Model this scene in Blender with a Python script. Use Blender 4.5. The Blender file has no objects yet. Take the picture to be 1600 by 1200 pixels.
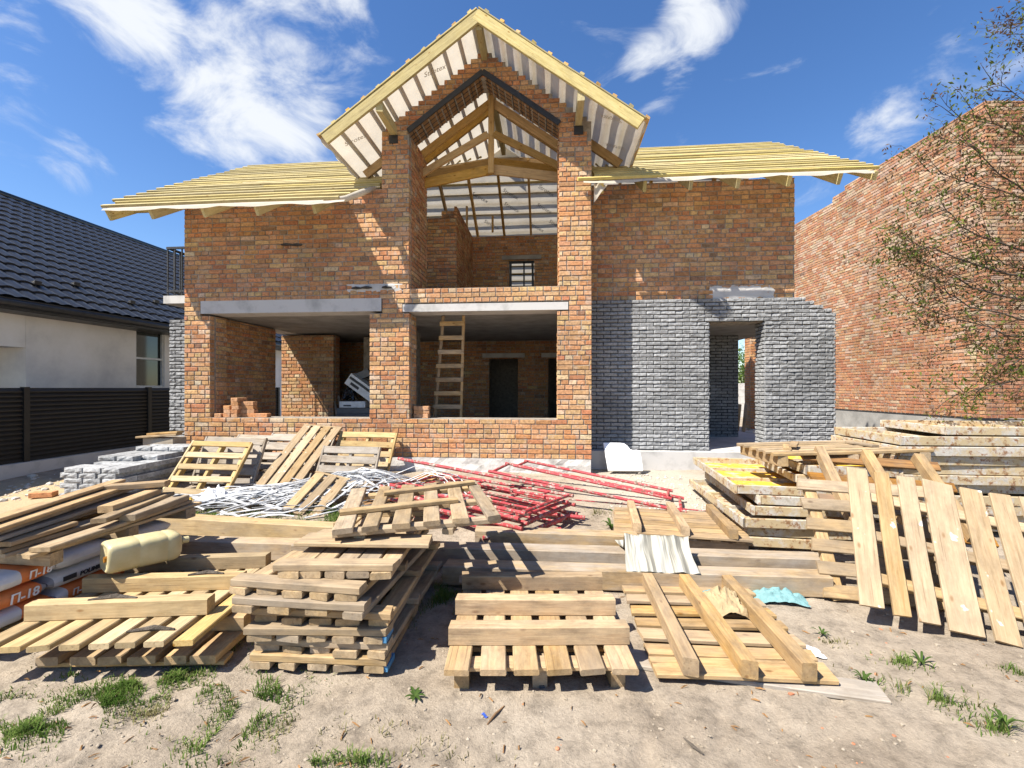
import bpy, bmesh, math, random
import numpy as np
from mathutils import Vector, Matrix, Euler, noise
R = math.radians
rnd = random.Random(7)
SC = bpy.context.scene
COL = SC.collection

# ---------------------------------------------------------------- camera
CZ = 1.53
PSI = math.atan(60/700)
cd = bpy.data.cameras.new('camera'); cam = bpy.data.objects.new('camera', cd); COL.objects.link(cam)
cd.sensor_width = 36; cd.lens = 36*700/1600; cd.clip_start = .05; cd.clip_end = 2000
cd.shift_y = 6/1600
cam.location = (0, 0, CZ); cam.rotation_euler = (R(90), 0, PSI)
SC.camera = cam

# ---------------------------------------------------------------- sun, sky, exposure
AZ = R(53); EL = R(52)
TOSUN = Vector((-math.sin(AZ)*math.cos(EL), -math.cos(AZ)*math.cos(EL), math.sin(EL)))
sd = bpy.data.lights.new('sun', 'SUN'); sd.energy = 5.0; sd.angle = R(.5); sd.color = (1, .95, .86)
sun = bpy.data.objects.new('sun', sd); COL.objects.link(sun)
sun.rotation_euler = TOSUN.to_track_quat('Z', 'Y').to_euler(); sun.location = (-8, -6, 14)
SC.view_settings.view_transform = 'Standard'; SC.view_settings.look = 'None'
SC.view_settings.gamma = 1; SC.view_settings.exposure = 1.12

def sky_dir(u, v):                      # direction in which a point of the sky lies
    a = (u-800)/700; b = (606-v)/700
    s, c = math.sin(PSI), math.cos(PSI)
    return Vector((-s+a*c, c+a*s, b)).normalized()

W = bpy.data.worlds.new('World'); SC.world = W; W.use_nodes = True
nt = W.node_tree; nt.nodes.clear()
def N(t, ty, **kw):
    n = t.nodes.new(ty)
    for k, v in kw.items(): setattr(n, k, v)
    return n
out = N(nt, 'ShaderNodeOutputWorld'); bg = N(nt, 'ShaderNodeBackground')
sky = N(nt, 'ShaderNodeTexSky', sky_type='NISHITA', sun_disc=False)
sky.sun_elevation = EL; sky.sun_rotation = math.atan2(TOSUN.x, TOSUN.y) % (2*math.pi)
sky.air_density = 1.0; sky.dust_density = .3; sky.ozone_density = 2.5
tc = N(nt, 'ShaderNodeTexCoord')
def wmath(op, a, b=None, c=None):
    m = N(nt, 'ShaderNodeMath', operation=op)
    for i, q in enumerate((a, b, c)):
        if q is None: continue
        if isinstance(q, (int, float)): m.inputs[i].default_value = q
        else: nt.links.new(q, m.inputs[i])
    return m.outputs[0]
mp = N(nt, 'ShaderNodeMapping'); mp.inputs['Rotation'].default_value = (0, R(-38), 0); mp.inputs['Scale'].default_value = (1.0, 1.5, 2.2)
nt.links.new(tc.outputs['Generated'], mp.inputs['Vector'])
n1 = N(nt, 'ShaderNodeTexNoise'); n1.inputs['Scale'].default_value = 5.2; n1.inputs['Detail'].default_value = 9; n1.inputs['Roughness'].default_value = .60; n1.inputs['Distortion'].default_value = .5
nt.links.new(mp.outputs[0], n1.inputs['Vector'])
n2 = N(nt, 'ShaderNodeTexNoise'); n2.inputs['Scale'].default_value = 1.9; n2.inputs['Detail'].default_value = 3
nt.links.new(tc.outputs['Generated'], n2.inputs['Vector'])
cov = None
for (u, v, rad, st) in [(400, 130, 11, .30), (205, 25, 7, .30), (500, 40, 8, .28), (330, 60, 9, .20), (30, 215, 4, .12), (120, 258, 4, .17), (30, 10, 4, .13), (20, 310, 5, .12), (1095, 25, 5, .22), (1030, 120, 5, .22), (1395, 195, 4.5, .13), (1590, 60, 9, .13)]:
    d = N(nt, 'ShaderNodeVectorMath', operation='DOT_PRODUCT'); d.inputs[1].default_value = sky_dir(u, v)
    nt.links.new(tc.outputs['Generated'], d.inputs[0])
    mr = N(nt, 'ShaderNodeMapRange', interpolation_type='SMOOTHSTEP')
    mr.inputs[1].default_value = math.cos(R(rad)); mr.inputs[2].default_value = 1; mr.inputs[3].default_value = 0; mr.inputs[4].default_value = st
    nt.links.new(d.outputs['Value'], mr.inputs[0])
    cov = mr.outputs[0] if cov is None else wmath('MAXIMUM', cov, mr.outputs[0])
gen = N(nt, 'ShaderNodeMapRange', interpolation_type='SMOOTHSTEP'); gen.inputs[1].default_value = .56; gen.inputs[2].default_value = .75; gen.inputs[3].default_value = 0; gen.inputs[4].default_value = .08
nt.links.new(n2.outputs[0], gen.inputs[0])
tot = wmath('ADD', wmath('MAXIMUM', cov, gen.outputs[0]), n1.outputs[0])
cr = N(nt, 'ShaderNodeMapRange', interpolation_type='SMOOTHSTEP'); cr.inputs[1].default_value = .60; cr.inputs[2].default_value = .90; cr.inputs[3].default_value = 0; cr.inputs[4].default_value = .95
nt.links.new(tot, cr.inputs[0])
hs = N(nt, 'ShaderNodeHueSaturation'); hs.inputs['Saturation'].default_value = 1.22; hs.inputs['Value'].default_value = 1.62; hs.inputs['Hue'].default_value = .507
nt.links.new(sky.outputs[0], hs.inputs['Color'])
mx = N(nt, 'ShaderNodeMixRGB'); mx.inputs['Color2'].default_value = (8.0, 8.3, 8.7, 1)
nt.links.new(cr.outputs[0], mx.inputs['Fac']); nt.links.new(hs.outputs[0], mx.inputs['Color1'])
nt.links.new(mx.outputs[0], bg.inputs['Color']); bg.inputs['Strength'].default_value = .055
nt.links.new(bg.outputs[0], out.inputs[0])

# ---------------------------------------------------------------- helpers
def gz(x, y):
    t = min(max((y-3.0)/4.0, 0), 1)
    return .22*t*t*(3-2*t)
def P(u, v, d):                         # a point seen at (u, v) at distance d
    a = (u-800)/700; b = (606-v)/700
    s, c = math.sin(PSI), math.cos(PSI)
    return Vector(((-s+a*c)*d, (c+a*s)*d, CZ+b*d))
def PZ(u, v, z): return P(u, v, (z-CZ)/((606-v)/700))
def PG(u, v, h=0):                      # a point on the ground
    z = 0
    for i in range(25):
        p = PZ(u, v, z+h); z = .5*z+.5*gz(p.x, p.y)
    return p

def tag(o, label=None, cat=None, group=None, kind=None):
    if label: o['label'] = label
    if cat: o['category'] = cat
    if group: o['group'] = group
    if kind: o['kind'] = kind
    return o
def link(name, me, parent=None, M=None):
    o = bpy.data.objects.new(name, me); COL.objects.link(o)
    if parent is not None: o.parent = parent
    if M is not None: o.matrix_basis = M
    return o
def thing(name, label, cat, M=None, group=None):
    if M is None: M = Matrix()
    elif not isinstance(M, Matrix): M = Matrix.Translation(M)
    return tag(link(name, None, None, M), label, cat, group)
def TR(loc, rx=0, ry=0, rz=0):          # degrees
    return Matrix.Translation(loc) @ Euler((R(rx), R(ry), R(rz)), 'XYZ').to_matrix().to_4x4()

class MB:
    def __init__(s): s.v = []; s.f = []; s.m = []
    def add(s, vs, fs, mi=0):
        b = len(s.v); s.v += [tuple(q) for q in vs]
        for f in fs: s.f.append([b+i for i in f]); s.m.append(mi)
    def box(s, a, b, mi=0):
        (x0, y0, z0), (x1, y1, z1) = a, b
        s.add([(x0,y0,z0),(x1,y0,z0),(x1,y1,z0),(x0,y1,z0),(x0,y0,z1),(x1,y0,z1),(x1,y1,z1),(x0,y1,z1)],
              [(0,3,2,1),(4,5,6,7),(0,1,5,4),(1,2,6,5),(2,3,7,6),(3,0,4,7)], mi)
    def tube(s, pts, r, n=8, mi=0, cap=True):
        pts = [Vector(p) for p in pts]; rs = r if isinstance(r, (list, tuple)) else [r]*len(pts)
        rings = []; up = None
        for i, p in enumerate(pts):
            t = (pts[min(i+1, len(pts)-1)]-pts[max(i-1, 0)]).normalized()
            if up is None: up = Vector((0, 0, 1)) if abs(t.z) < .9 else Vector((1, 0, 0))
            x = t.cross(up).normalized(); up = x.cross(t).normalized()
            rings.append([p+rs[i]*(math.cos(2*math.pi*k/n)*x+math.sin(2*math.pi*k/n)*up) for k in range(n)])
        b = len(s.v)
        for q in rings: s.v += [tuple(w) for w in q]
        for i in range(len(pts)-1):
            for k in range(n):
                s.f.append([b+i*n+k, b+i*n+(k+1) % n, b+(i+1)*n+(k+1) % n, b+(i+1)*n+k]); s.m.append(mi)
        if cap:
            s.f.append([b+k for k in range(n)]); s.m.append(mi)
            s.f.append([b+(len(pts)-1)*n+k for k in reversed(range(n))]); s.m.append(mi)
    def grid(s, nx, ny, fn, mi=0):
        b = len(s.v)
        for j in range(ny+1):
            for i in range(nx+1): s.v.append(tuple(fn(i/nx, j/ny)))
        for j in range(ny):
            for i in range(nx):
                k = b+j*(nx+1)+i; s.f.append([k, k+1, k+nx+2, k+nx+1]); s.m.append(mi)
    def mesh(s, name, mats, smooth=False, recalc=True):
        me = bpy.data.meshes.new(name); me.from_pydata(s.v, [], s.f)
        for m in (mats if isinstance(mats, (list, tuple)) else [mats]): me.materials.append(m)
        if len(me.materials) > 1: me.polygons.foreach_set('material_index', s.m)
        if recalc:
            bm = bmesh.new(); bm.from_mesh(me); bmesh.ops.recalc_face_normals(bm, faces=bm.faces); bm.to_mesh(me); bm.free()
        if smooth: me.polygons.foreach_set('use_smooth', [True]*len(me.polygons))
        me.update(); return me
    def obj(s, name, mats, parent=None, M=None, smooth=False, recalc=True):
        return link(name, s.mesh(name, mats, smooth, recalc), parent, M)

# ---------------------------------------------------------------- materials
def new_mat(name):
    m = bpy.data.materials.new(name); m.use_nodes = True; t = m.node_tree
    b = t.nodes['Principled BSDF']; return m, t, b
def lk(t, a, b): t.links.new(a, b)
def tex(t, scale, detail=4, rough=.55, coord='Object', mscale=None, off=True, dist=0):
    c = N(t, 'ShaderNodeTexCoord'); mp = N(t, 'ShaderNodeMapping')
    lk(t, c.outputs[coord], mp.inputs['Vector'])
    if mscale: mp.inputs['Scale'].default_value = mscale
    if off:
        oi = N(t, 'ShaderNodeObjectInfo'); mu = N(t, 'ShaderNodeMath', operation='MULTIPLY'); mu.inputs[1].default_value = 37
        lk(t, oi.outputs['Random'], mu.inputs[0]); lk(t, mu.outputs[0], mp.inputs['Location'])
    n = N(t, 'ShaderNodeTexNoise'); n.inputs['Scale'].default_value = scale; n.inputs['Detail'].default_value = detail
    n.inputs['Roughness'].default_value = rough; n.inputs['Distortion'].default_value = dist
    lk(t, mp.outputs[0], n.inputs['Vector']); return n
def ramp(t, fac, stops, inter='LINEAR'):
    r = N(t, 'ShaderNodeValToRGB'); e = r.color_ramp.elements; r.color_ramp.interpolation = inter
    while len(e) < len(stops): e.new(.5)
    for q, (p, c) in zip(e, stops):
        q.position = p; q.color = (c[0], c[1], c[2], 1) if isinstance(c, (tuple, list)) else (c, c, c, 1)
    lk(t, fac, r.inputs['Fac']); return r.outputs['Color']
def mixc(t, fac, a, b, mode='MIX'):
    m = N(t, 'ShaderNodeMixRGB', blend_type=mode)
    for i, q in zip(('Fac', 'Color1', 'Color2'), (fac, a, b)):
        if isinstance(q, (int, float)): m.inputs[i].default_value = q
        elif isinstance(q, (tuple, list)): m.inputs[i].default_value = (q[0], q[1], q[2], 1)
        else: lk(t, q, m.inputs[i])
    return m.outputs[0]
def bump(t, b, h, st=.3, dist=.01):
    n = N(t, 'ShaderNodeBump'); n.inputs['Strength'].default_value = st; n.inputs['Distance'].default_value = dist
    lk(t, h, n.inputs['Height']); lk(t, n.outputs[0], b.inputs['Normal'])

def mat_noise(name, c0, c1, scale=8, rough=.85, bst=.3, bd=.006, coord='Object', mid=None, spec=.3, metal=0, p0=.3, p1=.7, off=True):
    m, t, b = new_mat(name)
    n = tex(t, scale, 6, .62, coord, off=off)
    st = [(p0, c0), (p1, c1)] if mid is None else [(p0, c0), ((p0+p1)/2, mid), (p1, c1)]
    lk(t, ramp(t, n.outputs[0], st), b.inputs['Base Color'])
    b.inputs['Roughness'].default_value = rough; b.inputs['Specular IOR Level'].default_value = spec; b.inputs['Metallic'].default_value = metal
    if bst: 
        n2 = tex(t, scale*6, 5, .6, coord, off=off); bump(t, b, n2.outputs[0], bst, bd)
    return m

def mat_brick(name, grain=.5):
    m, t, b = new_mat(name)
    a = N(t, 'ShaderNodeAttribute', attribute_name='tint')
    g = N(t, 'ShaderNodeNewGeometry')
    n = N(t, 'ShaderNodeTexNoise'); n.inputs['Scale'].default_value = 26; n.inputs['Detail'].default_value = 6; n.inputs['Roughness'].default_value = .7
    lk(t, g.outputs['Position'], n.inputs['Vector'])
    sh = ramp(t, n.outputs[0], [(.28, .42), (.5, .95), (.72, 1.35)])
    c = mixc(t, 1, a.outputs['Color'], sh, 'MULTIPLY')
    # smears of mortar left on the faces
    n2 = N(t, 'ShaderNodeTexNoise'); n2.inputs['Scale'].default_value = 5.5; n2.inputs['Detail'].default_value = 9; n2.inputs['Roughness'].default_value = .72
    lk(t, g.outputs['Position'], n2.inputs['Vector'])
    f = ramp(t, n2.outputs[0], [(.54, 0), (.66, grain)])
    c = mixc(t, f, c, (.46, .40, .33))
    n4 = N(t, 'ShaderNodeTexNoise'); n4.inputs['Scale'].default_value = .9; n4.inputs['Detail'].default_value = 7; n4.inputs['Roughness'].default_value = .65
    lk(t, g.outputs['Position'], n4.inputs['Vector']); c = mixc(t, 1, c, ramp(t, n4.outputs[0], [(.32, .70), (.5, .97), (.68, 1.10)]), 'MULTIPLY')
    n5 = N(t, 'ShaderNodeTexNoise'); n5.inputs['Scale'].default_value = 2.6; n5.inputs['Detail'].default_value = 10; n5.inputs['Roughness'].default_value = .8
    lk(t, g.outputs['Position'], n5.inputs['Vector']); c = mixc(t, ramp(t, n5.outputs[0], [(.63, 0), (.72, grain*.7)]), c, (.56, .52, .47))
    lk(t, c, b.inputs['Base Color']); b.inputs['Roughness'].default_value = .92; b.inputs['Specular IOR Level'].default_value = .2
    n3 = N(t, 'ShaderNodeTexNoise'); n3.inputs['Scale'].default_value = 70; n3.inputs['Detail'].default_value = 5
    lk(t, g.outputs['Position'], n3.inputs['Vector']); bump(t, b, n3.outputs[0], .5, .006)
    return m

def mat_wood(name, c0, c1, knot, grey=0, dirt=.35, white=0):
    m, t, b = new_mat(name)
    n = tex(t, 3.0, 6, .6, 'Object', (1.2, 16, 16), dist=.6)
    c = ramp(t, n.outputs[0], [(.3, c0), (.62, c1)])
    n2 = tex(t, 5, 5, .7, 'Object', (1, 2.5, 2.5))
    d = ramp(t, n2.outputs[0], [(.42, 1.0), (.72, 1-dirt)])
    c = mixc(t, 1, c, d, 'MULTIPLY')
    # knots
    cc = N(t, 'ShaderNodeTexCoord'); mp = N(t, 'ShaderNodeMapping'); mp.inputs['Scale'].default_value = (1, 2.2, 2.2)
    oi = N(t, 'ShaderNodeObjectInfo'); mu = N(t, 'ShaderNodeMath', operation='MULTIPLY'); mu.inputs[1].default_value = 53
    lk(t, oi.outputs['Random'], mu.inputs[0]); lk(t, mu.outputs[0], mp.inputs['Location']); lk(t, cc.outputs['Object'], mp.inputs['Vector'])
    vo = N(t, 'ShaderNodeTexVoronoi'); vo.inputs['Scale'].default_value = 4.5; lk(t, mp.outputs[0], vo.inputs['Vector'])
    kf = ramp(t, vo.outputs['Distance'], [(.05, .9), (.13, 0)])
    c = mixc(t, kf, c, knot)
    # every board its own tone
    v = N(t, 'ShaderNodeHueSaturation')
    mr = N(t, 'ShaderNodeMapRange'); mr.inputs[3].default_value = .72; mr.inputs[4].default_value = 1.22; lk(t, oi.outputs['Random'], mr.inputs[0])
    lk(t, mr.outputs[0], v.inputs['Value'])
    mu2 = N(t, 'ShaderNodeMath', operation='MULTIPLY'); mu2.inputs[1].default_value = 7.31; lk(t, oi.outputs['Random'], mu2.inputs[0])
    fr = N(t, 'ShaderNodeMath', operation='FRACT'); lk(t, mu2.outputs[0], fr.inputs[0])
    mr2 = N(t, 'ShaderNodeMapRange'); mr2.inputs[3].default_value = .95; mr2.inputs[4].default_value = 1.28; lk(t, fr.outputs[0], mr2.inputs[0])
    lk(t, mr2.outputs[0], v.inputs['Saturation']); lk(t, c, v.inputs['Color']); c = v.outputs[0]
    mu3 = N(t, 'ShaderNodeMath', operation='MULTIPLY'); mu3.inputs[1].default_value = 13.7; lk(t, oi.outputs['Random'], mu3.inputs[0])
    fr3 = N(t, 'ShaderNodeMath', operation='FRACT'); lk(t, mu3.outputs[0], fr3.inputs[0]); gm = N(t, 'ShaderNodeMath', operation='POWER'); lk(t, fr3.outputs[0], gm.inputs[0]); gm.inputs[1].default_value = 2.2
    gm2 = N(t, 'ShaderNodeMath', operation='MULTIPLY'); lk(t, gm.outputs[0], gm2.inputs[0]); gm2.inputs[1].default_value = dirt*.8
    c = mixc(t, gm2.outputs[0], c, (.27, .235, .195))
    if grey:
        n4 = tex(t, 2.2, 6, .65, 'Object', (1, 3, 3)); gf = ramp(t, n4.outputs[0], [(.35, 0), (.65, grey)])
        c = mixc(t, gf, c, (.34, .31, .275))
    if white:
        n5 = tex(t, 9, 3, .5); wf = ramp(t, n5.outputs[0], [(.68, 0), (.72, white)]); c = mixc(t, wf, c, (.75, .74, .72))
    # mud and damp stains picked up on the site, nail rust
    g = N(t, 'ShaderNodeNewGeometry'); n6 = N(t, 'ShaderNodeTexNoise'); n6.inputs['Scale'].default_value = 3.3; n6.inputs['Detail'].default_value = 9; n6.inputs['Roughness'].default_value = .7
    lk(t, g.outputs['Position'], n6.inputs['Vector']); mf = ramp(t, n6.outputs[0], [(.52, 0), (.70, dirt*1.1)]); c = mixc(t, mf, c, (.17, .125, .085))
    n7 = tex(t, 2.4, 3, .5, 'Object', (1, 30, 30)); cf = ramp(t, n7.outputs[0], [(.32, .5), (.37, 0)]); c = mixc(t, cf, c, (.16, .105, .06))
    lk(t, c, b.inputs['Base Color']); b.inputs['Roughness'].default_value = .85; b.inputs['Specular IOR Level'].default_value = .2
    n3 = tex(t, 4, 6, .7, 'Object', (1.5, 40, 40)); bump(t, b, n3.outputs[0], .45, .004)
    return m

def mat_plain(name, c, rough=.6, metal=0, spec=.5):
    m, t, b = new_mat(name)
    n = tex(t, 12, 4, .6); lk(t, ramp(t, n.outputs[0], [(.3, tuple(q*.8 for q in c)), (.7, tuple(min(q*1.12, .95) for q in c))]), b.inputs['Base Color'])
    b.inputs['Roughness'].default_value = rough; b.inputs['Metallic'].default_value = metal; b.inputs['Specular IOR Level'].default_value = spec
    return m

M_BRICK = mat_brick('clay_brick', .55); M_BRICK2 = mat_brick('clay_brick_clean', .35)
M_MORTAR = mat_noise('mortar', (.17, .145, .12), (.36, .32, .27), 14, .95, .6, .012)
M_STONE = mat_brick('split_block', 0)
M_SJOINT = mat_noise('dark_joint', (.012, .012, .012), (.03, .03, .03), 9, .95, .3)
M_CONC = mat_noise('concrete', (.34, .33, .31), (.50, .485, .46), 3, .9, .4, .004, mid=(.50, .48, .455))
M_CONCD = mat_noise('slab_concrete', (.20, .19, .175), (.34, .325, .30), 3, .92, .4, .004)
M_PLINTH = mat_noise('plinth_concrete', (.34, .32, .29), (.60, .575, .53), 4, .95, .6, .012, mid=(.58, .55, .51))
M_YELLOW = mat_wood('fresh_pine', (.44, .355, .165), (.55, .465, .25), (.27, .15, .05), dirt=.2)
M_TRUSS = mat_wood('truss_pine', (.44, .275, .115), (.56, .37, .175), (.23, .11, .045), dirt=.25)
M_PAL = mat_wood('pallet_wood', (0.348, 0.224, 0.113), (0.464, 0.325, 0.178), (0.170, 0.093, 0.039), grey=.2, dirt=.5)
M_PALW = mat_wood('weathered_wood', (0.333, 0.232, 0.131), (0.449, 0.337, 0.209), (0.155, 0.093, 0.047), grey=.22, dirt=.55)
M_PALG = mat_wood('grey_wood', (0.255, 0.208, 0.157), (0.374, 0.319, 0.251), (0.128, 0.093, 0.068), grey=.7, dirt=.5)
M_PALN = mat_wood('new_pallet_wood', (.40, .285, .15), (.51, .385, .22), (.22, .12, .05), dirt=.3)
M_PALP = mat_wood('pale_pallet_wood', (0.318, 0.224, 0.130), (0.404, 0.304, 0.192), (0.202, 0.115, 0.051), dirt=.3, white=.6)
M_PALB = mat_wood('brown_wood', (0.180, 0.090, 0.041), (0.360, 0.198, 0.081), (0.090, 0.045, 0.027), dirt=.5)
M_BLACK = mat_noise('black_metal', (.012, .012, .013), (.028, .028, .03), 6, .45, .1, spec=.5)
M_FENCE = mat_noise('dark_brown_metal', (.009, .008, .007), (.016, .014, .012), 6, .5, .1, spec=.4)
M_ROOFT = mat_noise('anthracite_roof', (.011, .0115, .013), (.020, .021, .024), 5, .34, .1, spec=.5)
M_STUCCO = mat_noise('white_stucco', (.58, .565, .56), (.83, .81, .80), 1.1, .92, .35, .004, mid=(.75, .73, .705))
M_XPS = mat_noise('white_foam', (.80, .80, .81), (.88, .88, .89), 20, .8, .15)
M_JERRY = None
M_TEXT_D = mat_plain('dark_print', (.03, .03, .035), .6)
M_TEXT_W = mat_plain('white_print', (.85, .84, .82), .6)
M_TEXT_G = mat_plain('grey_print', (.22, .22, .24), .7)

def mat_membrane():
    m, t, b = new_mat('roof_membrane'); t.nodes.remove(b)
    n = tex(t, 2.2, 5, .6, off=False)
    c = ramp(t, n.outputs[0], [(.3, (.54, .485, .40)), (.7, (.65, .595, .50))])
    d = N(t, 'ShaderNodeBsdfDiffuse'); tr = N(t, 'ShaderNodeBsdfTranslucent'); mi = N(t, 'ShaderNodeMixShader'); mi.inputs[0].default_value = .38
    lk(t, c, d.inputs[0]); lk(t, c, tr.inputs[0]); lk(t, d.outputs[0], mi.inputs[1]); lk(t, tr.outputs[0], mi.inputs[2])
    lk(t, mi.outputs[0], t.nodes['Material Output'].inputs[0])
    n2 = tex(t, 7, 4, .6, off=False); bp = N(t, 'ShaderNodeBump'); bp.inputs['Strength'].default_value = .35; bp.inputs['Distance'].default_value = .03
    lk(t, n2.outputs[0], bp.inputs['Height']); lk(t, bp.outputs[0], d.inputs['Normal']); lk(t, bp.outputs[0], tr.inputs['Normal'])
    return m
M_MEMB = mat_membrane()

def mat_red():
    m, t, b = new_mat('chipped_red_paint')
    n = tex(t, 14, 8, .72); n2 = tex(t, 3, 4, .6)
    red = ramp(t, n2.outputs[0], [(.3, (.26, .018, .022)), (.7, (.47, .055, .065))])
    f = ramp(t, n.outputs[0], [(.505, 0), (.555, 1)])
    n3 = tex(t, 30, 5, .6); ru = ramp(t, n3.outputs[0], [(.4, (.12, .055, .03)), (.62, (.45, .36, .30))])
    lk(t, mixc(t, f, red, ru), b.inputs['Base Color']); b.inputs['Roughness'].default_value = .55
    bump(t, b, n.outputs[0], .3, .003); return m
M_RED = mat_red()
def mat_form(name, base, amt=.5, lo=.44):
    m, t, b = new_mat(name)
    n = tex(t, 5, 9, .75); n2 = tex(t, 16, 7, .7)
    f = ramp(t, n.outputs[0], [(lo, 0), (lo+.10, 1)])
    cem = ramp(t, n2.outputs[0], [(.3, (.30, .27, .22)), (.7, (.58, .555, .51))])
    ru = ramp(t, n2.outputs[0], [(.52, 0), (.62, amt)])
    c = mixc(t, f, base, cem); c = mixc(t, ru, c, (.19, .085, .03))
    lk(t, c, b.inputs['Base Color']); b.inputs['Roughness'].default_value = .8; bump(t, b, n2.outputs[0], .5, .006); return m
M_FORMY = mat_form('yellow_form_face', (.72, .42, .035), .5, .52)
M_FORMR = mat_form('cemented_steel_rim', (.40, .31, .18), .95, .46)
M_FORMW = mat_form('cemented_panel_edge', (.48, .48, .48), .35, .36)

# ---------------------------------------------------------------- boards
_bm = {}
def board_mesh(L, Wd, T, mat, kind=0):
    key = (round(L, 3), round(Wd, 3), round(T, 3), mat.name, kind)
    if key in _bm: return _bm[key]
    r = random.Random(hash((round(L*1000), round(Wd*1000), round(T*1000), kind)))
    c = min(.005, T*.18); w, h = Wd/2, T/2
    prof = [(-w+c, -h), (w-c, -h), (w, -h+c), (w, h-c), (w-c, h), (-w+c, h), (-w, h-c), (-w, -h+c)]
    mb = MB(); vs = []
    bow = r.uniform(-.004, .004)*L; wob = min(.0035, Wd*.03)
    sk = r.uniform(-.010, .010); sk2 = r.uniform(-.010, .010)
    for x, dz in ((-L/2, 0), (r.uniform(-.1, .1)*L, bow), (L/2, 0)):
        oy = r.uniform(-wob, wob); ws = 1+r.uniform(-.03, .02)
        for (py, pz) in prof:
            vs.append((x+(sk if x < -L*.4 else sk2 if x > L*.4 else 0)*(py/w), py*ws+oy, pz+dz))
    fs = [(i*8+k, i*8+(k+1) % 8, (i+1)*8+(k+1) % 8, (i+1)*8+k) for i in range(2) for k in range(8)]
    fs += [tuple(range(7, -1, -1)), tuple(16+k for k in range(8))]
    mb.add(vs, fs); me = mb.mesh('board', mat); _bm[key] = me; return me
def board(name, L, Wd, T, mat, M, parent=None):
    return link(name, board_mesh(L, Wd, T, mat, rnd.randrange(3)), parent, M)

def beam_pts(name, a, b, w, h, mat, parent=None, up=(0, 0, 1)):
    """a squared timber from a to b (centre line), w across, h along up"""
    a = Vector(a); b = Vector(b); x = (b-a); L = x.length; x.normalize(); up = Vector(up)
    y = up.cross(x).normalized(); z = x.cross(y).normalized()
    M = Matrix((x, y, z)).transposed().to_4x4(); M.translation = (a+b)/2
    return board(name, L, w, h, mat, M, parent)

# ---------------------------------------------------------------- masonry
BR = {'orange': (0.464, 0.215, 0.090), 'salmon': (0.494, 0.267, 0.133), 'buff': (0.503, 0.318, 0.155), 'red': (0.404, 0.163, 0.073), 'dark': (0.206, 0.120, 0.077), 'pale': (0.550, 0.413, 0.267), 'brown': (0.370, 0.198, 0.095)}
def pick(r, wts):
    k = r.choices(list(wts), list(wts.values()))[0]; c = tuple(q*.78+m*.22 for q, m in zip(BR[k], (.50, .285, .145))); f = r.uniform(.90, 1.10)
    return tuple(min(.75, q*f*r.uniform(.94, 1.06)) for q in c)
FAC = {'orange': 26, 'salmon': 30, 'buff': 36, 'red': 7, 'dark': .4, 'pale': 7, 'brown': 3}
UPP = {'orange': 32, 'salmon': 20, 'buff': 18, 'red': 17, 'dark': 1.5, 'pale': 2, 'brown': 12}
INT = {'orange': 36, 'salmon': 16, 'buff': 14, 'red': 20, 'dark': 2, 'pale': 2, 'brown': 12}

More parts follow.
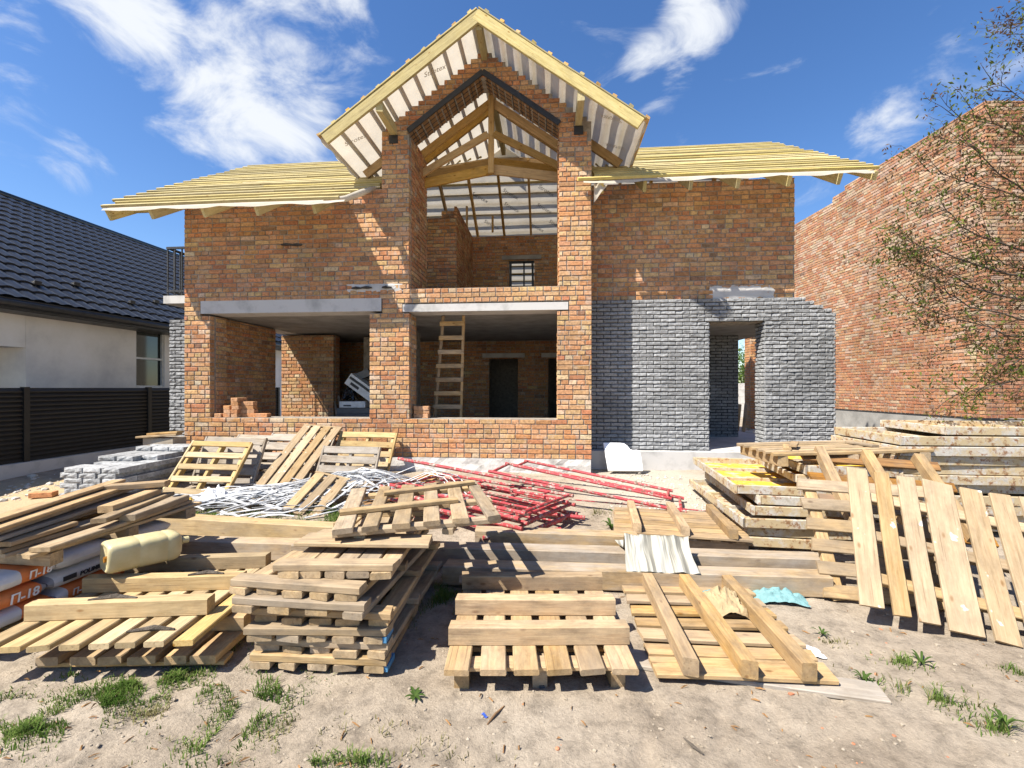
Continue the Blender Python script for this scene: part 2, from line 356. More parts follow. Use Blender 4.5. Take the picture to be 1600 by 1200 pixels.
class Masonry:
    """collects the single bricks of a wall; build() makes the nearest into objects and the rest into one mesh"""
    def __init__(s, mat, shape): s.b = []; s.mat = mat; s.shape = shape
    def patch(s, O, U, Nn, z0, z1, iv, wts, host, course=.077, L=.25, joint=.0145, seed=0, depth=.10, vis=True, whole=False, bond='mix', jit=.003):
        r = random.Random(seed); O = Vector(O); U = Vector(U).normalized(); Nn = Vector(Nn).normalized()
        k = 0; z = z0
        while z < z1-.02:
            h = min(course, z1-z); zc = z+h/2
            head = (k % 3 == 2 or r.random() < .15) if bond == 'mix' else False
            for (a, b) in (iv(zc) if callable(iv) else iv):
                bl = L/2 if head else L
                off = (.5*L if k % 2 else 0) if bond == 'run' else (r.choice((0, .5, .25))*L if not head else (.25*L if k % 2 else 0))
                x = a-off
                while x < b-.015:
                    ll = bl
                    if bond == 'mix' and not head and r.random() < .10: ll = L/2
                    x0, x1 = max(x, a), min(x+ll, b)
                    ok = (x1-x0) > .03 and not (whole and zc > 5.38 and (x1-x0) < ll*.95 and x1 >= b-.001 and b-x0 < ll*.6)
                    if ok:
                        t = wts(r, zc, x0) if callable(wts) else pick(r, wts)
                        c = O+U*((x0+x1)/2)+Vector((0, 0, zc-O.z+r.uniform(-jit, jit)*.5))
                        s.b.append((c, U, Nn, max(.02, x1-x0-joint), h-joint, r.uniform(-jit, jit*1.3), t, host, r.randrange(4), vis, depth))
                    x += ll
            z += course; k += 1
    def shape_np(s, ln, h, depth, seed):
        r = random.Random(seed)
        if s.shape == 'brick':
            c = .005; vs = []
            for (dx, dz, y) in ((0, 0, -depth), (0, 0, -c), (c, c, 0)):
                for (sx, sz) in ((-1, -1), (1, -1), (1, 1), (-1, 1)):
                    e = .0035 if y > -.05 else 0
                    vs.append((sx*(ln/2-dx)+r.uniform(-e, e), y+r.uniform(-e, e)*.6, sz*(h/2-dz)+r.uniform(-e, e)))
            fs = [(i*4+k, i*4+(k+1) % 4, (i+1)*4+(k+1) % 4, (i+1)*4+k) for i in range(2) for k in range(4)]+[(8, 9, 10, 11)]
            return vs, fs
        nx, nz = 5, 3; vs = []; fs = []
        for j in range(nz+1):
            for i in range(nx+1):
                a, b = i/nx, j/nz
                e = 1.0 if (0 < i < nx and 0 < j < nz) else 0.0; a = a if i in (0, nx) else (.035 if i == 1 else .965 if i == nx-1 else a); b = b if j in (0, nz) else (.16 if j == 1 else .80)
                y = -.004+.016*e+(r.uniform(-.006, .008) if e > .3 else 0)
                vs.append(((a-.5)*ln+(r.uniform(-.006, .006) if 0 < i < nx else 0), y, (b-.5)*h+(r.uniform(-.004, .004) if 0 < j < nz else 0)))
        fs = [(j*(nx+1)+i, j*(nx+1)+i+1, (j+1)*(nx+1)+i+1, (j+1)*(nx+1)+i) for j in range(nz) for i in range(nx)]
        b0 = len(vs); vs += [(-ln/2, -depth, -h/2), (ln/2, -depth, -h/2), (ln/2, -depth, h/2), (-ln/2, -depth, h/2)]
        bot = list(range(nx+1)); top = [nz*(nx+1)+i for i in range(nx+1)]; lf = [j*(nx+1) for j in range(nz+1)]; rt = [j*(nx+1)+nx for j in range(nz+1)]
        fs += [tuple([b0+1, b0]+[]+[bot[0]]+bot[1:]), tuple([b0+3, b0+2]+top[::-1]), tuple([b0, b0+3]+lf[::-1]), tuple([b0+2, b0+1]+rt)]
        return vs, fs
    def build(s, name, bulk_name, limit=300):
        C = Vector((0, 0, CZ))
        idx = sorted(range(len(s.b)), key=lambda i: ((s.b[i][0]-C).length if s.b[i][9] else 1e6))
        cache = {}
        for i in idx[:limit]:
            c, U, Nn, ln, h, dy, t, host, var, vis, depth = s.b[i]
            key = (round(ln/.012), round(h, 3), var, tuple(round(q*16) for q in t), depth)
            if key not in cache:
                vs, fs = s.shape_np(ln, h, depth, var*7919+round(ln*1000))
                me = bpy.data.meshes.new(name); me.from_pydata(vs, [], fs); me.materials.append(s.mat)
                at = me.attributes.new('tint', 'FLOAT_COLOR', 'FACE'); at.data.foreach_set('color', [q for _ in fs for q in (*t, 1)])
                if s.shape != 'brick': me.polygons.foreach_set('use_smooth', [False]*len(fs))
                cache[key] = me
            M = Matrix((U, Nn, Vector((0, 0, 1)))).transposed().to_4x4(); M.translation = c+Nn*dy
            M = M @ Euler((0, rnd.uniform(-.006, .006), rnd.uniform(-.006, .006))).to_matrix().to_4x4()
            link(name, cache[key], host, M)
        hosts = {}
        for i in idx[limit:]: hosts.setdefault(s.b[i][7].name, (s.b[i][7], []))[1].append(i)
        pool = {}
        for hn, (host, ids) in hosts.items():
            V = []; F = []; T = []; nv = 0
            for i in ids:
                c, U, Nn, ln, h, dy, t, _, var, vis, depth = s.b[i]
                k2 = (round(ln, 3), round(h, 3), var+4*rnd.randrange(3), depth)
                if k2 not in pool:
                    vs, fs = s.shape_np(ln, h, depth, hash(k2)); pool[k2] = (np.array(vs), fs)
                vs, fs = pool[k2]
                A = np.array([list(U), list(Nn), [0, 0, 1]])
                V.append(vs @ A + np.array(c+Nn*dy)); F += [tuple(q+nv for q in f) for f in fs]; T += [t]*len(fs); nv += len(vs)
            me = bpy.data.meshes.new(bulk_name); me.from_pydata(np.concatenate(V).tolist(), [], F); me.materials.append(s.mat)
            at = me.attributes.new('tint', 'FLOAT_COLOR', 'FACE'); at.data.foreach_set('color', np.concatenate([np.array(T), np.ones((len(T), 1))], 1).astype(np.float32).ravel())
            tag(link(bulk_name, me, host), kind='stuff')

def rows_backing(mb, O, U, Nn, z0, z1, iv, thick, course=.077, inset=.010, shrink=.010):
    """the mortar core behind a brick face, row by row, merged where rows are alike"""
    O = Vector(O); U = Vector(U).normalized(); Nn = Vector(Nn).normalized()
    rows = []; z = z0
    while z < z1-.001:
        h = min(course, z1-z); q = [(round(a, 3), round(b, 3)) for a, b in (iv(z+h/2) if callable(iv) else iv)]
        if rows and rows[-1][2] == q: rows[-1][1] = z+h
        else: rows.append([z, z+h, q])
        z += course
    for (za, zb, q) in rows:
        for (a, b) in q:
            if b-a < .04: continue
            p = [O+U*(a+shrink)-Nn*inset, O+U*(b-shrink)-Nn*inset, O+U*(b-shrink)-Nn*thick, O+U*(a+shrink)-Nn*thick]
            vs = [(w.x, w.y, za) for w in p]+[(w.x, w.y, zb) for w in p]
            mb.add(vs, [(0,3,2,1),(4,5,6,7),(0,1,5,4),(1,2,6,5),(2,3,7,6),(3,0,4,7)])

def text_mesh(body, size, mat, shear=0, bold=0, ext=.0015):
    cu = bpy.data.curves.new('lettering', 'FONT'); cu.body = body; cu.size = size; cu.extrude = ext; cu.shear = shear; cu.offset = bold; cu.align_x = 'CENTER'; cu.align_y = 'CENTER'
    cu.resolution_u = 3
    o = bpy.data.objects.new('lettering_tmp', cu); COL.objects.link(o)
    dg = bpy.context.evaluated_depsgraph_get(); me = bpy.data.meshes.new_from_object(o.evaluated_get(dg))
    bpy.data.objects.remove(o); bpy.data.curves.remove(cu); me.materials.clear(); me.materials.append(mat); return me

# ================================================================ GROUND
FEET = [(rnd.uniform(-1.2, 1.2)*(q_+.2), q_, rnd.uniform(0, 3.14), rnd.uniform(.006, .013)) for q_ in [1.6+.05*k for k in range(26)]]
def soil_relief(x, y):
    v = Vector((x, y, 0)); dent = 0
    if y < 3.2:
        for (fx, fy, fa, fd) in FEET:
            if abs(x-fx) < .18 and abs(y-fy) < .18:
                c_, s_ = math.cos(fa), math.sin(fa); p_, q_ = (x-fx)*c_+(y-fy)*s_, -(x-fx)*s_+(y-fy)*c_; e_ = (p_/.14)**2+(q_/.05)**2
                if e_ < 1.6: dent += fd*(-1 if e_ < .8 else .5*(1.6-e_))
    near = max(0, 1-max(0, math.hypot(x, y-2)-5)/4)
    return near*(.022*noise.noise(v*1.7)+.012*noise.noise(v*5)+.006*noise.noise(v*14)+.004*noise.noise(v*33))+dent
def ax(lo, hi, fine_lo, fine_hi, step):
    a = list(np.arange(fine_lo, fine_hi, step)); q = fine_lo; s = step
    left = []
    while q > lo: s *= 1.35; q -= s; left.append(q)
    right = []; q = a[-1]; s = step
    while q < hi: s *= 1.35; q += s; right.append(q)
    return left[::-1]+a+right
gx = ax(-250, 250, -4.5, 4.5, .03); gy = ax(-60, 400, 1.0, 5.2, .03)
V = [(x, y, gz(x, y)+soil_relief(x, y)-.012) for y in gy for x in gx]
nx = len(gx); F = [(j*nx+i, j*nx+i+1, (j+1)*nx+i+1, (j+1)*nx+i) for j in range(len(gy)-1) for i in range(nx-1)]
def mat_soil():
    m, t, b = new_mat('dry_soil')
    n = tex(t, .9, 6, .6, off=False); c = ramp(t, n.outputs[0], [(.3, (.215, .170, .124)), (.45, (.305, .25, .188)), (.7, (.37, .312, .243))])
    n2 = tex(t, 9, 8, .72, off=False); c = mixc(t, 1, c, ramp(t, n2.outputs[0], [(.28, .50), (.5, 1.0), (.75, 1.22)]), 'MULTIPLY')
    # pale sand against the facing wall and on the left by the fence
    g = N(t, 'ShaderNodeNewGeometry'); n4 = tex(t, 2.2, 5, .6, off=False)
    def zone(cx, cy, r0, r1, col, c):
        d = N(t, 'ShaderNodeVectorMath', operation='DISTANCE'); lk(t, g.outputs['Position'], d.inputs[0]); d.inputs[1].default_value = (cx, cy, .2)
        ad = N(t, 'ShaderNodeMath', operation='MULTIPLY_ADD'); lk(t, n4.outputs[0], ad.inputs[0]); ad.inputs[1].default_value = 1.2; lk(t, d.outputs['Value'], ad.inputs[2])
        f = N(t, 'ShaderNodeMapRange', interpolation_type='SMOOTHSTEP'); f.inputs[1].default_value = r0+.6; f.inputs[2].default_value = r1+.6; f.inputs[3].default_value = .85; f.inputs[4].default_value = 0
        lk(t, ad.outputs[0], f.inputs[0]); return mixc(t, f.outputs[0], c, col)
    c = zone(1.6, 6.3, .7, 1.7, (.43, .385, .315), c)
    c = zone(-6.8, 5.2, .6, 1.6, (.46, .34, .20), c)
    n3 = tex(t, 60, 6, .75, off=False); c = mixc(t, 1, c, ramp(t, n3.outputs[0], [(.35, .84), (.5, 1.0), (.68, 1.12)]), 'MULTIPLY')
    lk(t, c, b.inputs['Base Color']); b.inputs['Roughness'].default_value = .97; b.inputs['Specular IOR Level'].default_value = .1
    mh = N(t, 'ShaderNodeMath', operation='ADD'); lk(t, n2.outputs[0], mh.inputs[0]); lk(t, n3.outputs[0], mh.inputs[1]); bump(t, b, mh.outputs[0], .75, .016); return m
M_SOIL = mat_soil()
me = bpy.data.meshes.new('ground'); me.from_pydata(V, [], F); me.materials.append(M_SOIL); me.polygons.foreach_set('use_smooth', [True]*len(F))
tag(link('ground', me), 'dry trodden soil of the building yard', kind='structure')
def gh(x, y): return gz(x, y)+soil_relief(x, y)-.012

# ================================================================ UNFINISHED HOUSE
YF = 7.0; YR = 7.6; YG = 7.55
XL, XGL, XGR, XR = -6.11, -2.71, .64, 3.94
H = thing('unfinished_house', 'unfinished two-storey brick house with open gabled loggia and bare roof battens', 'house', (-1.0, YF, .22))
HI = Matrix.Translation((1.0, -YF, -.22))        # house parts are given in world coordinates
def hp(o):
    o.parent = H; o.matrix_basis = HI @ o.matrix_basis; return o
XC = (XGL+XGR)/2; GTOP = 6.86; GS = .725
def roof_z(y): return 4.20+.66*(y-6.2)          # underside of the front slope's membrane
def front_iv(z):
    L, Rr = XL, XGR
    segs = [(L, Rr)]
    if z > 4.72:                                 # only the gable goes on above the wings' eaves
        L = XGL; segs = [(L, Rr)]
    if z > 5.35:
        t = (GTOP-z)/GS; segs = [(max(L, XC-t), min(Rr, XC+t))]
    def cut(sg, a, b):
        o = []
        for (p, q) in sg:
            if b <= p or a >= q: o.append((p, q)); continue
            if a-p > .03: o.append((p, a))
            if q-b > .03: o.append((b, q))
        return o
    if 1.02 < z < 2.76: segs = cut(segs, -5.64, -2.91); segs = cut(segs, -2.244, .10)
    if 2.76 < z < 2.98: segs = cut(segs, -5.82, -2.70)
    if 2.74 < z < 2.87: segs = cut(segs, -2.36, .28)
    if 3.14 < z < 6.47:
        t = min(1.19, (6.47-z)/GS); 
        if t > .02: segs = cut(segs, -1.06-t, -1.06+t)
    return segs
MS = Masonry(M_BRICK, 'brick')
mb = MB(); rows_backing(mb, (0, YF, 0), (1, 0, 0), (0, -1, 0), .42, 6.86, front_iv, .38)
front = hp(mb.obj('front_wall', M_MORTAR))
def fw(r, z, x):
    if z > 5.3: w = dict(UPP); w['red'] = 30; w['orange'] = 34; w['buff'] = 6
    elif z > 2.98 and x < XGL: w = UPP
    elif z < 1.0: w = dict(FAC); w['red'] = 18; w['orange'] = 40
    else: w = FAC
    return pick(r, w)
MS.patch((0, YF, 0), (1, 0, 0), (0, -1, 0), .42, 6.86, front_iv, fw, front, seed=1, whole=True)
# reveals and inner faces (bricks turned into the openings)
def reveal(x, y0, y1, z0, z1, s, host, seed, wts=FAC):
    U = (0, 1, 0); MS.patch((x, 0, 0), U, (s, 0, 0), z0, z1, [(y0, y1)], wts, host, seed=seed, vis=False, depth=.06)
reveal(-5.64, YF+.13, YF+.40, 1.02, 2.74, 1, front, 11); reveal(-2.91, YF+.13, YF+.40, 1.02, 2.74, -1, front, 12)
reveal(-2.25, YF+.13, YF+.40, 1.02, 2.72, 1, front, 13); reveal(.105, YF+.13, YF+.40, 1.02, 2.72, -1, front, 14)
def host_wall(name, boxes, mat=None):
    q = MB()
    for a, b in boxes: q.box(a, b)
    return hp(q.obj(name, mat or M_MORTAR))
# loggia side walls
lw = host_wall('loggia_wall', [((-2.70, YF+.39, 3.0), (-2.262, 8.05, 5.66))])
reveal(-2.25, YF+.13, 8.05, 3.14, 5.66, 1, lw, 15, INT)
lw2 = host_wall('loggia_wall', [((.132, YF+.39, 3.0), (.60, 8.05, 5.66))]); reveal(.12, YF+.13, 8.05, 3.14, 5.66, -1, lw2, 16, INT)
# upper inner walls
iw = host_wall('inner_wall', [((-6.0, 9.512, 3.1), (-2.02, 9.75, 5.2))])
MS.patch((0, 9.5, 0), (1, 0, 0), (0, -1, 0), 3.1, 5.2, [(-3.4, -2.01)], INT, iw, seed=17, vis=False, depth=.06)
iw3 = host_wall('inner_wall', [((-2.40, 9.752, 3.1), (-2.02, 11.49, 5.45))])
MS.patch((0, 9.74, 0), (1, 0, 0), (0, -1, 0), 5.205, 5.45, [(-2.41, -2.01)], INT, iw3, seed=26, vis=False, depth=.05)
reveal(-2.008, 9.51, 11.5, 3.1, 5.45, 1, iw3, 18, INT)
def up_iv(z): return [(-2.35, -1.06), (-.42, 3.6)] if 3.4 < z < 4.82 else [(-2.35, 3.6)]
mb = MB(); rows_backing(mb, (0, 11.5, 0), (1, 0, 0), (0, -1, 0), 3.1, 5.45, up_iv, .25)
bw = hp(mb.obj('inner_wall', M_MORTAR)); MS.patch((0, 11.5, 0), (1, 0, 0), (0, -1, 0), 3.1, 5.45, up_iv, INT, bw, seed=19, vis=False, depth=.06)
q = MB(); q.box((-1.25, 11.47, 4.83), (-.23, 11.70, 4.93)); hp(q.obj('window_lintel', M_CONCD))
wf = MB()
for a, b in [((-1.05, 11.55, 3.42), (-1.0, 11.6, 4.8)), ((-.48, 11.55, 3.42), (-.43, 11.6, 4.8)), ((-.70, 11.55, 3.42), (-.66, 11.6, 4.8)), ((-1.0, 11.55, 4.75), (-.48, 11.6, 4.8)), ((-1.0, 11.55, 3.42), (-.48, 11.6, 3.46))]: wf.box(a, b)
hp(wf.obj('window_frame', M_BLACK))
# ground floor back wall with two doorways
def lo_iv(z): return [(-5.9, -1.57), (-.84, -.05), (.8, 2.4)] if z < 2.30 else [(-5.9, 2.4)]
mb = MB(); rows_backing(mb, (0, 11.5, 0), (1, 0, 0), (0, -1, 0), .3, 2.75, lo_iv, .25)
bl = hp(mb.obj('inner_wall', M_MORTAR)); MS.patch((0, 11.5, 0), (1, 0, 0), (0, -1, 0), .5, 2.75, lo_iv, INT, bl, seed=20, vis=False, depth=.06)
for x0, x1 in ((-1.75, -.66), (-.23, .98)):
    q = MB(); q.box((x0, 11.47, 2.31), (x1, 11.6, 2.42)); hp(q.obj('door_lintel', M_CONC))
# outer side and back walls, floors, ceiling
host_wall('side_wall', [((XL+.012, YF+.39, .2), (XL+.37, 8.86, 4.75)), ((XL+.012, 8.86, 2.98), (XL+.37, 13.2, 4.5)), ((XL+.012, 10.2, .2), (XL+.37, 13.2, 2.96))])
sw = host_wall('inner_wall', [((-5.74, YF+.39, .45), (-5.69, 8.855, 2.74))]); reveal(-5.68, YF+.40, 8.85, .55, 2.74, 1, sw, 21, INT)
pier = host_wall('cross_wall', [((XL+.02, 9.712, .3), (-4.87, 10.0, 2.72))])
MS.patch((0, 9.7, 0), (1, 0, 0), (0, -1, 0), .45, 2.72, [(XL+.01, -4.86)], FAC, pier, seed=22, depth=.06)
reveal(-4.858, 9.81, 10.0, .45, 2.72, 1, pier, 23, INT)
host_wall('partition_wall', [((-4.3, 10.02, .3), (-4.1, 11.4, 2.7)), ((-2.95, 8.6, .3), (-2.72, 9.2, 2.7))], M_MORTAR)
host_wall('side_wall', [((XR-.36, 8.9, 2.83), (XR-.012, 13.2, 4.7)), ((2.42, 9.3, .2), (2.6, 13.2, 2.75))])
host_wall('back_wall', [((XL+.02, 13.2, .2), (XR-.02, 13.5, 4.55)), ((2.45, 13.19, .2), (XR-.4, 13.195, 2.7))])
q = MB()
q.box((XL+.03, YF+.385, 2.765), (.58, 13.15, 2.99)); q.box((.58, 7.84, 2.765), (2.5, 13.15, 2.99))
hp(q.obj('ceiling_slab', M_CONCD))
q = MB()                                         # end of the hollow-core slab above the middle opening
for i in range(11):
    x = -2.15+i*.205; q.tube([(x, YF+.372, 2.875), (x, YF+.386, 2.875)], .055, 12)
hp(q.obj('slab_core_plug', M_CONC))
q = MB(); q.box((XL+.4, YF+.4, .2), (XR, 13.1, .5)); hp(q.obj('floor_slab', M_CONC))
q = MB(); q.box((XL+.02, 8.862, 2.745), (XL+.42, 11.4, 2.96)); hp(q.obj('side_beam', M_CONC))
q = MB(); q.box((-5.81, YF-.004, 2.765), (-2.71, YF+.37, 2.975)); hp(q.obj('lintel', M_CONC))
q = MB(); q.box((-2.355, YF-.006, 2.745), (.275, YF+.37, 2.865)); hp(q.obj('lintel', M_CONC))
# plinth
q = MB(); q.grid(60, 4, lambda a, b: (XL-.02+a*(XGR+.0-XL), YF-.035-.02*noise.noise(Vector((a*40, b*3, 0))), .05+b*.372)); q.box((XL, YF-.02, .0), (XGR-.02, YF+.4, .418)); hp(q.obj('plinth', M_PLINTH, recalc=False))
q = MB(); q.grid(40, 4, lambda a, b: (XGR-.1+a*(4.5-XGR), YG-.02-.02*noise.noise(Vector((a*30, b*3, 5))), .05+b*.40)); q.box((XGR-.1, YG, 0), (2.575, YR+.5, .449)); q.box((3.4, YG, 0), (4.44, YG+.45, .449)); hp(q.obj('plinth', M_PLINTH, recalc=False))
# right wing: upper brick wall
mb = MB(); rows_backing(mb, (0, YR, 0), (1, 0, 0), (0, -1, 0), 2.6, 4.93, [(XGR-.05, XR)], .38)
rw = hp(mb.obj('front_wall', M_MORTAR))
def rwf(r, z, x):
    w = dict(UPP); w['buff'] = 30; w['red'] = 16; w['brown'] = 18
    return pick(r, w if z > 3.2 else FAC)
MS.patch((0, YR, 0), (1, 0, 0), (0, -1, 0), 2.6, 4.93, [(XGR-.04, XR)], rwf, rw, seed=3)
reveal(XR+.002, YR+.12, 8.6, 2.98, 4.93, 1, rw, 24)
# pillar's return face towards the right wing
reveal(XGR+.002, YF+.12, YR-.02, .42, 5.36, 1, front, 25)
# mortar patches
def smear(x0, x1, z0, z1, y, seed, mat=M_CONC):
    q = MB()
    def fn(a, b):
        e = min(1, min(a, 1-a)*9)*min(1, min(b, 1-b)*4); n1_ = noise.noise(Vector((a*7, b*3, seed))); n2_ = noise.noise(Vector((a*17, b*9, seed)))
        n3_ = noise.noise(Vector((a*4, b*2, seed+3.3))); return (x0+(x1-x0)*(a+.09*n3_+.03*n2_), y+.013-.006*e-.003*n2_*e, z0+(z1-z0)*(b+.18*n1_+.10*n2_))
    q.grid(40, 8, fn); return hp(q.obj('mortar_patch', mat, recalc=False))
smear(2.60, 3.60, 2.99, 3.20, YR-.012, 1, M_CONC); smear(-3.28, -2.36, 3.08, 3.21, YF-.012, 2)
for k, (x, z) in enumerate([(-3.12, 3.135), (-2.95, 3.14), (-2.62, 3.14), (-4.3, 3.87), (-4.12, 3.86)]):
    s_ = MB(); r_ = random.Random(k); s_.tube([(x-.09+.02*r_.random(), YF-.022, z), (x, YF-.026, z+.004), (x+.09, YF-.021, z)], [.012, .026, .012], 6); hp(s_.obj('soot_stain', M_BLACK))
# black steel angle over the gabled opening with the mesh reinforced soffit
for sgn in (-1, 1):
    a = Vector((-1.06, YF-.03, 6.465)); b = Vector((-1.06+sgn*1.20, YF-.03, 6.465-1.20*GS))
    hp(beam_pts('steel_angle', a+Vector((0, .0, .03)), b+Vector((0, 0, .03)), .03, .085, M_BLACK, None))
    o = beam_pts('steel_angle', a+Vector((0, .20, -.005)), b+Vector((0, .20, -.005)), .40, .012, M_PALB, None); hp(o)
    for i in range(9):
        t = (i+.5)/9; p = a.lerp(b, t)+Vector((0, 0, -.012)); o = beam_pts('reinforcing_bar', p, p+Vector((0, .4, 0)), .012, .008, M_BLACK); hp(o)
    for yy in (.1, .2, .3):
        o = beam_pts('reinforcing_bar', a+Vector((0, yy, -.018)), b+Vector((0, yy, -.018)), .010, .008, M_BLACK); hp(o)

# ---------------------------------------------------------------- roof
def bbeam(name, a, b, w, h, mat=M_YELLOW, up=(0, 0, 1)): return hp(beam_pts(name, a, b, w, h, mat, None, up))
NS = Vector((0, -.66, 1)).normalized(); NB = Vector((0, .66, 1)).normalized()
YRID = 10.0; ZR = roof_z(YRID)
SLv = Vector((0, 1, .66)).normalized()
def valley_t(y): return (10.30-y)/1.09           # half width of the front gable's roof where it meets the main slope
def mem_pt(x, y, up=0): return Vector((x, y, roof_z(y)))+NS*up
# membrane sheets of the front slope
def slope_sheet(side):
    q = MB(); ye = 6.26 if side < 0 else 6.90
    def fn(a, b):
        y = ye+b*(YRID-ye)
        inner = (1.45 if y < 6.98 and side > 0 else max(1.70, min(2.30, valley_t(y)))) if y < 7.9 else valley_t(y)  # right eave lengthened past the pillar to block a stray sun patch
        x0, x1 = (-6.80, XC-inner) if side < 0 else (XC+inner, 4.68)
        x = x0+a*(x1-x0); p = mem_pt(x, y, .0)
        return p+NS*(.004*noise.noise(Vector((x*3, y*3, side))))
    q.grid(40, 24, fn); o = hp(q.obj('membrane', M_MEMB, smooth=True, recalc=False)); return o
slope_sheet(-1); slope_sheet(1)
# hanging wavy membrane at the eaves
def eave_strip(x0, x1, ye, seed):
    q = MB(); n = 90
    def fn(a, b):
        x = x0+a*(x1-x0); sag = .020*abs(math.sin(a*(x1-x0)*math.pi/.95))+.012*noise.noise(Vector((x*5, seed, 0)))
        y = ye-.03-.03*b+.01*math.sin(x*7)*b; return Vector((x, y, roof_z(ye)+.005-b*.02-sag*(.4+.6*b)-.02*b))
    q.grid(n, 3, fn); hp(q.obj('membrane_edge', M_MEMB, smooth=True, recalc=False))
eave_strip(-6.75, -2.95, 6.26, 1); eave_strip(.50, 4.64, 6.90, 2)
q = MB(); q.tube([(-3.25, 6.28, roof_z(6.28)+.01), (-3.0, 6.36, roof_z(6.3)+.05), (-2.86, 6.6, roof_z(6.6)+.04), (-2.80, 6.95, roof_z(6.95)+.03)], [.03, .045, .05, .03], 7); hp(q.obj('membrane_roll', M_MEMB, smooth=True))
q = MB(); q.grid(8, 4, lambda a, b: Vector((.66+.16*a+.05*b*a, 6.90+.02*math.sin(a*9)-.02*b, roof_z(6.90)-.02-.30*b*(1-a)-.03*a*a))); hp(q.obj('membrane_edge', M_MEMB, smooth=True, recalc=False))
# rafters
def rafter(x, y0, y1, up=-.08, w=.05, h=.155, mat=M_YELLOW): return bbeam('rafter', mem_pt(x, y0, up), mem_pt(x, y1, up), w, h, mat, NS)
for i, x in enumerate((-6.72, -6.02, -5.18, -4.34, -3.45)): rafter(x, 6.24, 9.97)
rafter(-7.0, 6.62, 9.97); bbeam('rafter', (-7.02, 6.70, roof_z(6.66)-.075), (-6.15, 6.70, roof_z(6.66)-.075), .05, .13)
for x in (.78, 1.42, 2.10, 2.78, 3.50, 4.20): rafter(x, 6.86, 8.6 if x < 1.2 else 9.97)
bbeam('rafter', mem_pt(4.66, 6.84, -.05), mem_pt(4.66, 9.97, -.05), .045, .12, M_YELLOW, NS)
for x in (-5.6, -4.8): rafter(x, 7.2, 9.97)
# counter battens and battens
nb = 19
for side in (-1, 1):
    ye = 6.28 if side < 0 else 6.92
    Ls = (YRID-.02-ye)
    for k in range(nb):
        y = ye+Ls*k/(nb-1)
        inner = valley_t(y) if y > 7.9 else (1.72 if y > 6.95 else 1.72)
        if side < 0:
            x0 = -6.76 if k < 2 else -7.04; x1 = XC-inner
            if y < 7.0: x1 = XC-1.76-(.25*(1-k/3.5) if k < 4 else 0)
        else: x0 = XC+(max(inner, 1.70) if y > 6.96 else 1.45); x1 = 4.72+rnd.uniform(-.04, .05)  # first right batten lengthened likewise, added to shade the wing wall
        if x1-x0 < .3: continue
        x0 += rnd.uniform(-.04, .03) if side < 0 else 0
        if x1-x0 > 3.0 and k % 2:               # two lengths butted over a rafter
            xm = x0+(x1-x0)*rnd.choice((.35, .5, .62))
            bbeam('roof_batten', mem_pt(x0, y, .045), mem_pt(xm-.002, y, .045), .055, .045, M_YELLOW, NS)
            bbeam('roof_batten', mem_pt(xm+.002, y+.004, .0455), mem_pt(x1, y+.004, .0455), .055, .045, M_YELLOW, NS)
        else: bbeam('roof_batten', mem_pt(x0, y, .045), mem_pt(x1, y+rnd.uniform(-.015, .015), .045), .055, .045, M_YELLOW, NS)
# back slope: seen from inside through the loggia
def back_pt(x, y, up=0): return Vector((x, y, ZR-.66*(y-YRID)))+NB*up
q = MB()
def bf(a, b):
    x = -7.0+a*11.5; y = YRID+b*3.9; bl_ = b*3.9/.235
    return back_pt(x, y, 0)-NB*(.018*abs(math.sin(bl_*math.pi))*(1+.5*noise.noise(Vector((x*2, y*2, 0)))))
q.grid(60, 96, bf); bmem = hp(q.obj('membrane', M_MEMB, smooth=True, recalc=False))
for k in range(17): bbeam('roof_batten', back_pt(-7, YRID+.05+k*.235, .03), back_pt(4.5, YRID+.05+k*.235, .03), .055, .045, M_YELLOW, NB)
for i in range(17): bbeam('rafter', back_pt(-6.8+i*.70, YRID, -.10), back_pt(-6.8+i*.70, YRID+3.85, -.10), .05, .15, M_TRUSS, NB)
bbeam('ridge_beam', (-6.7, YRID, ZR-.14), (4.4, YRID, ZR-.14), .05, .16, M_TRUSS)
for x, y0, z0, z1 in ((-2.05, 10.9, 5.3, 6.0), (-1.45, 11.2, 5.45, 5.85)): bbeam('post', (x, y0, z0), (x, y0, z1), .05, .05, M_TRUSS, (0, 1, 0))
tm = text_mesh('Strotex', .14, M_TEXT_G, ext=.0008)
for k, (x, y) in enumerate([(-.95, 10.75), (-.1, 10.7), (.55, 10.75), (-1.7, 10.8), (-.95, 11.05), (-.15, 11.1), (-.35, 11.55), (.15, 11.5), (-.8, 12.4), (-.55, 12.0), (-1.5, 11.45)]):
    X_ = Vector((-1, 0, 0)); Nn = -NB; Y_ = Nn.cross(X_)
    Mx = Matrix((X_, Y_, Nn)).transposed().to_4x4(); Mx.translation = back_pt(x, y, -.034)
    Mx = Mx @ Matrix.Rotation(R(145), 4, 'Z')
    o = link('lettering', tm, None, Mx); hp(o)
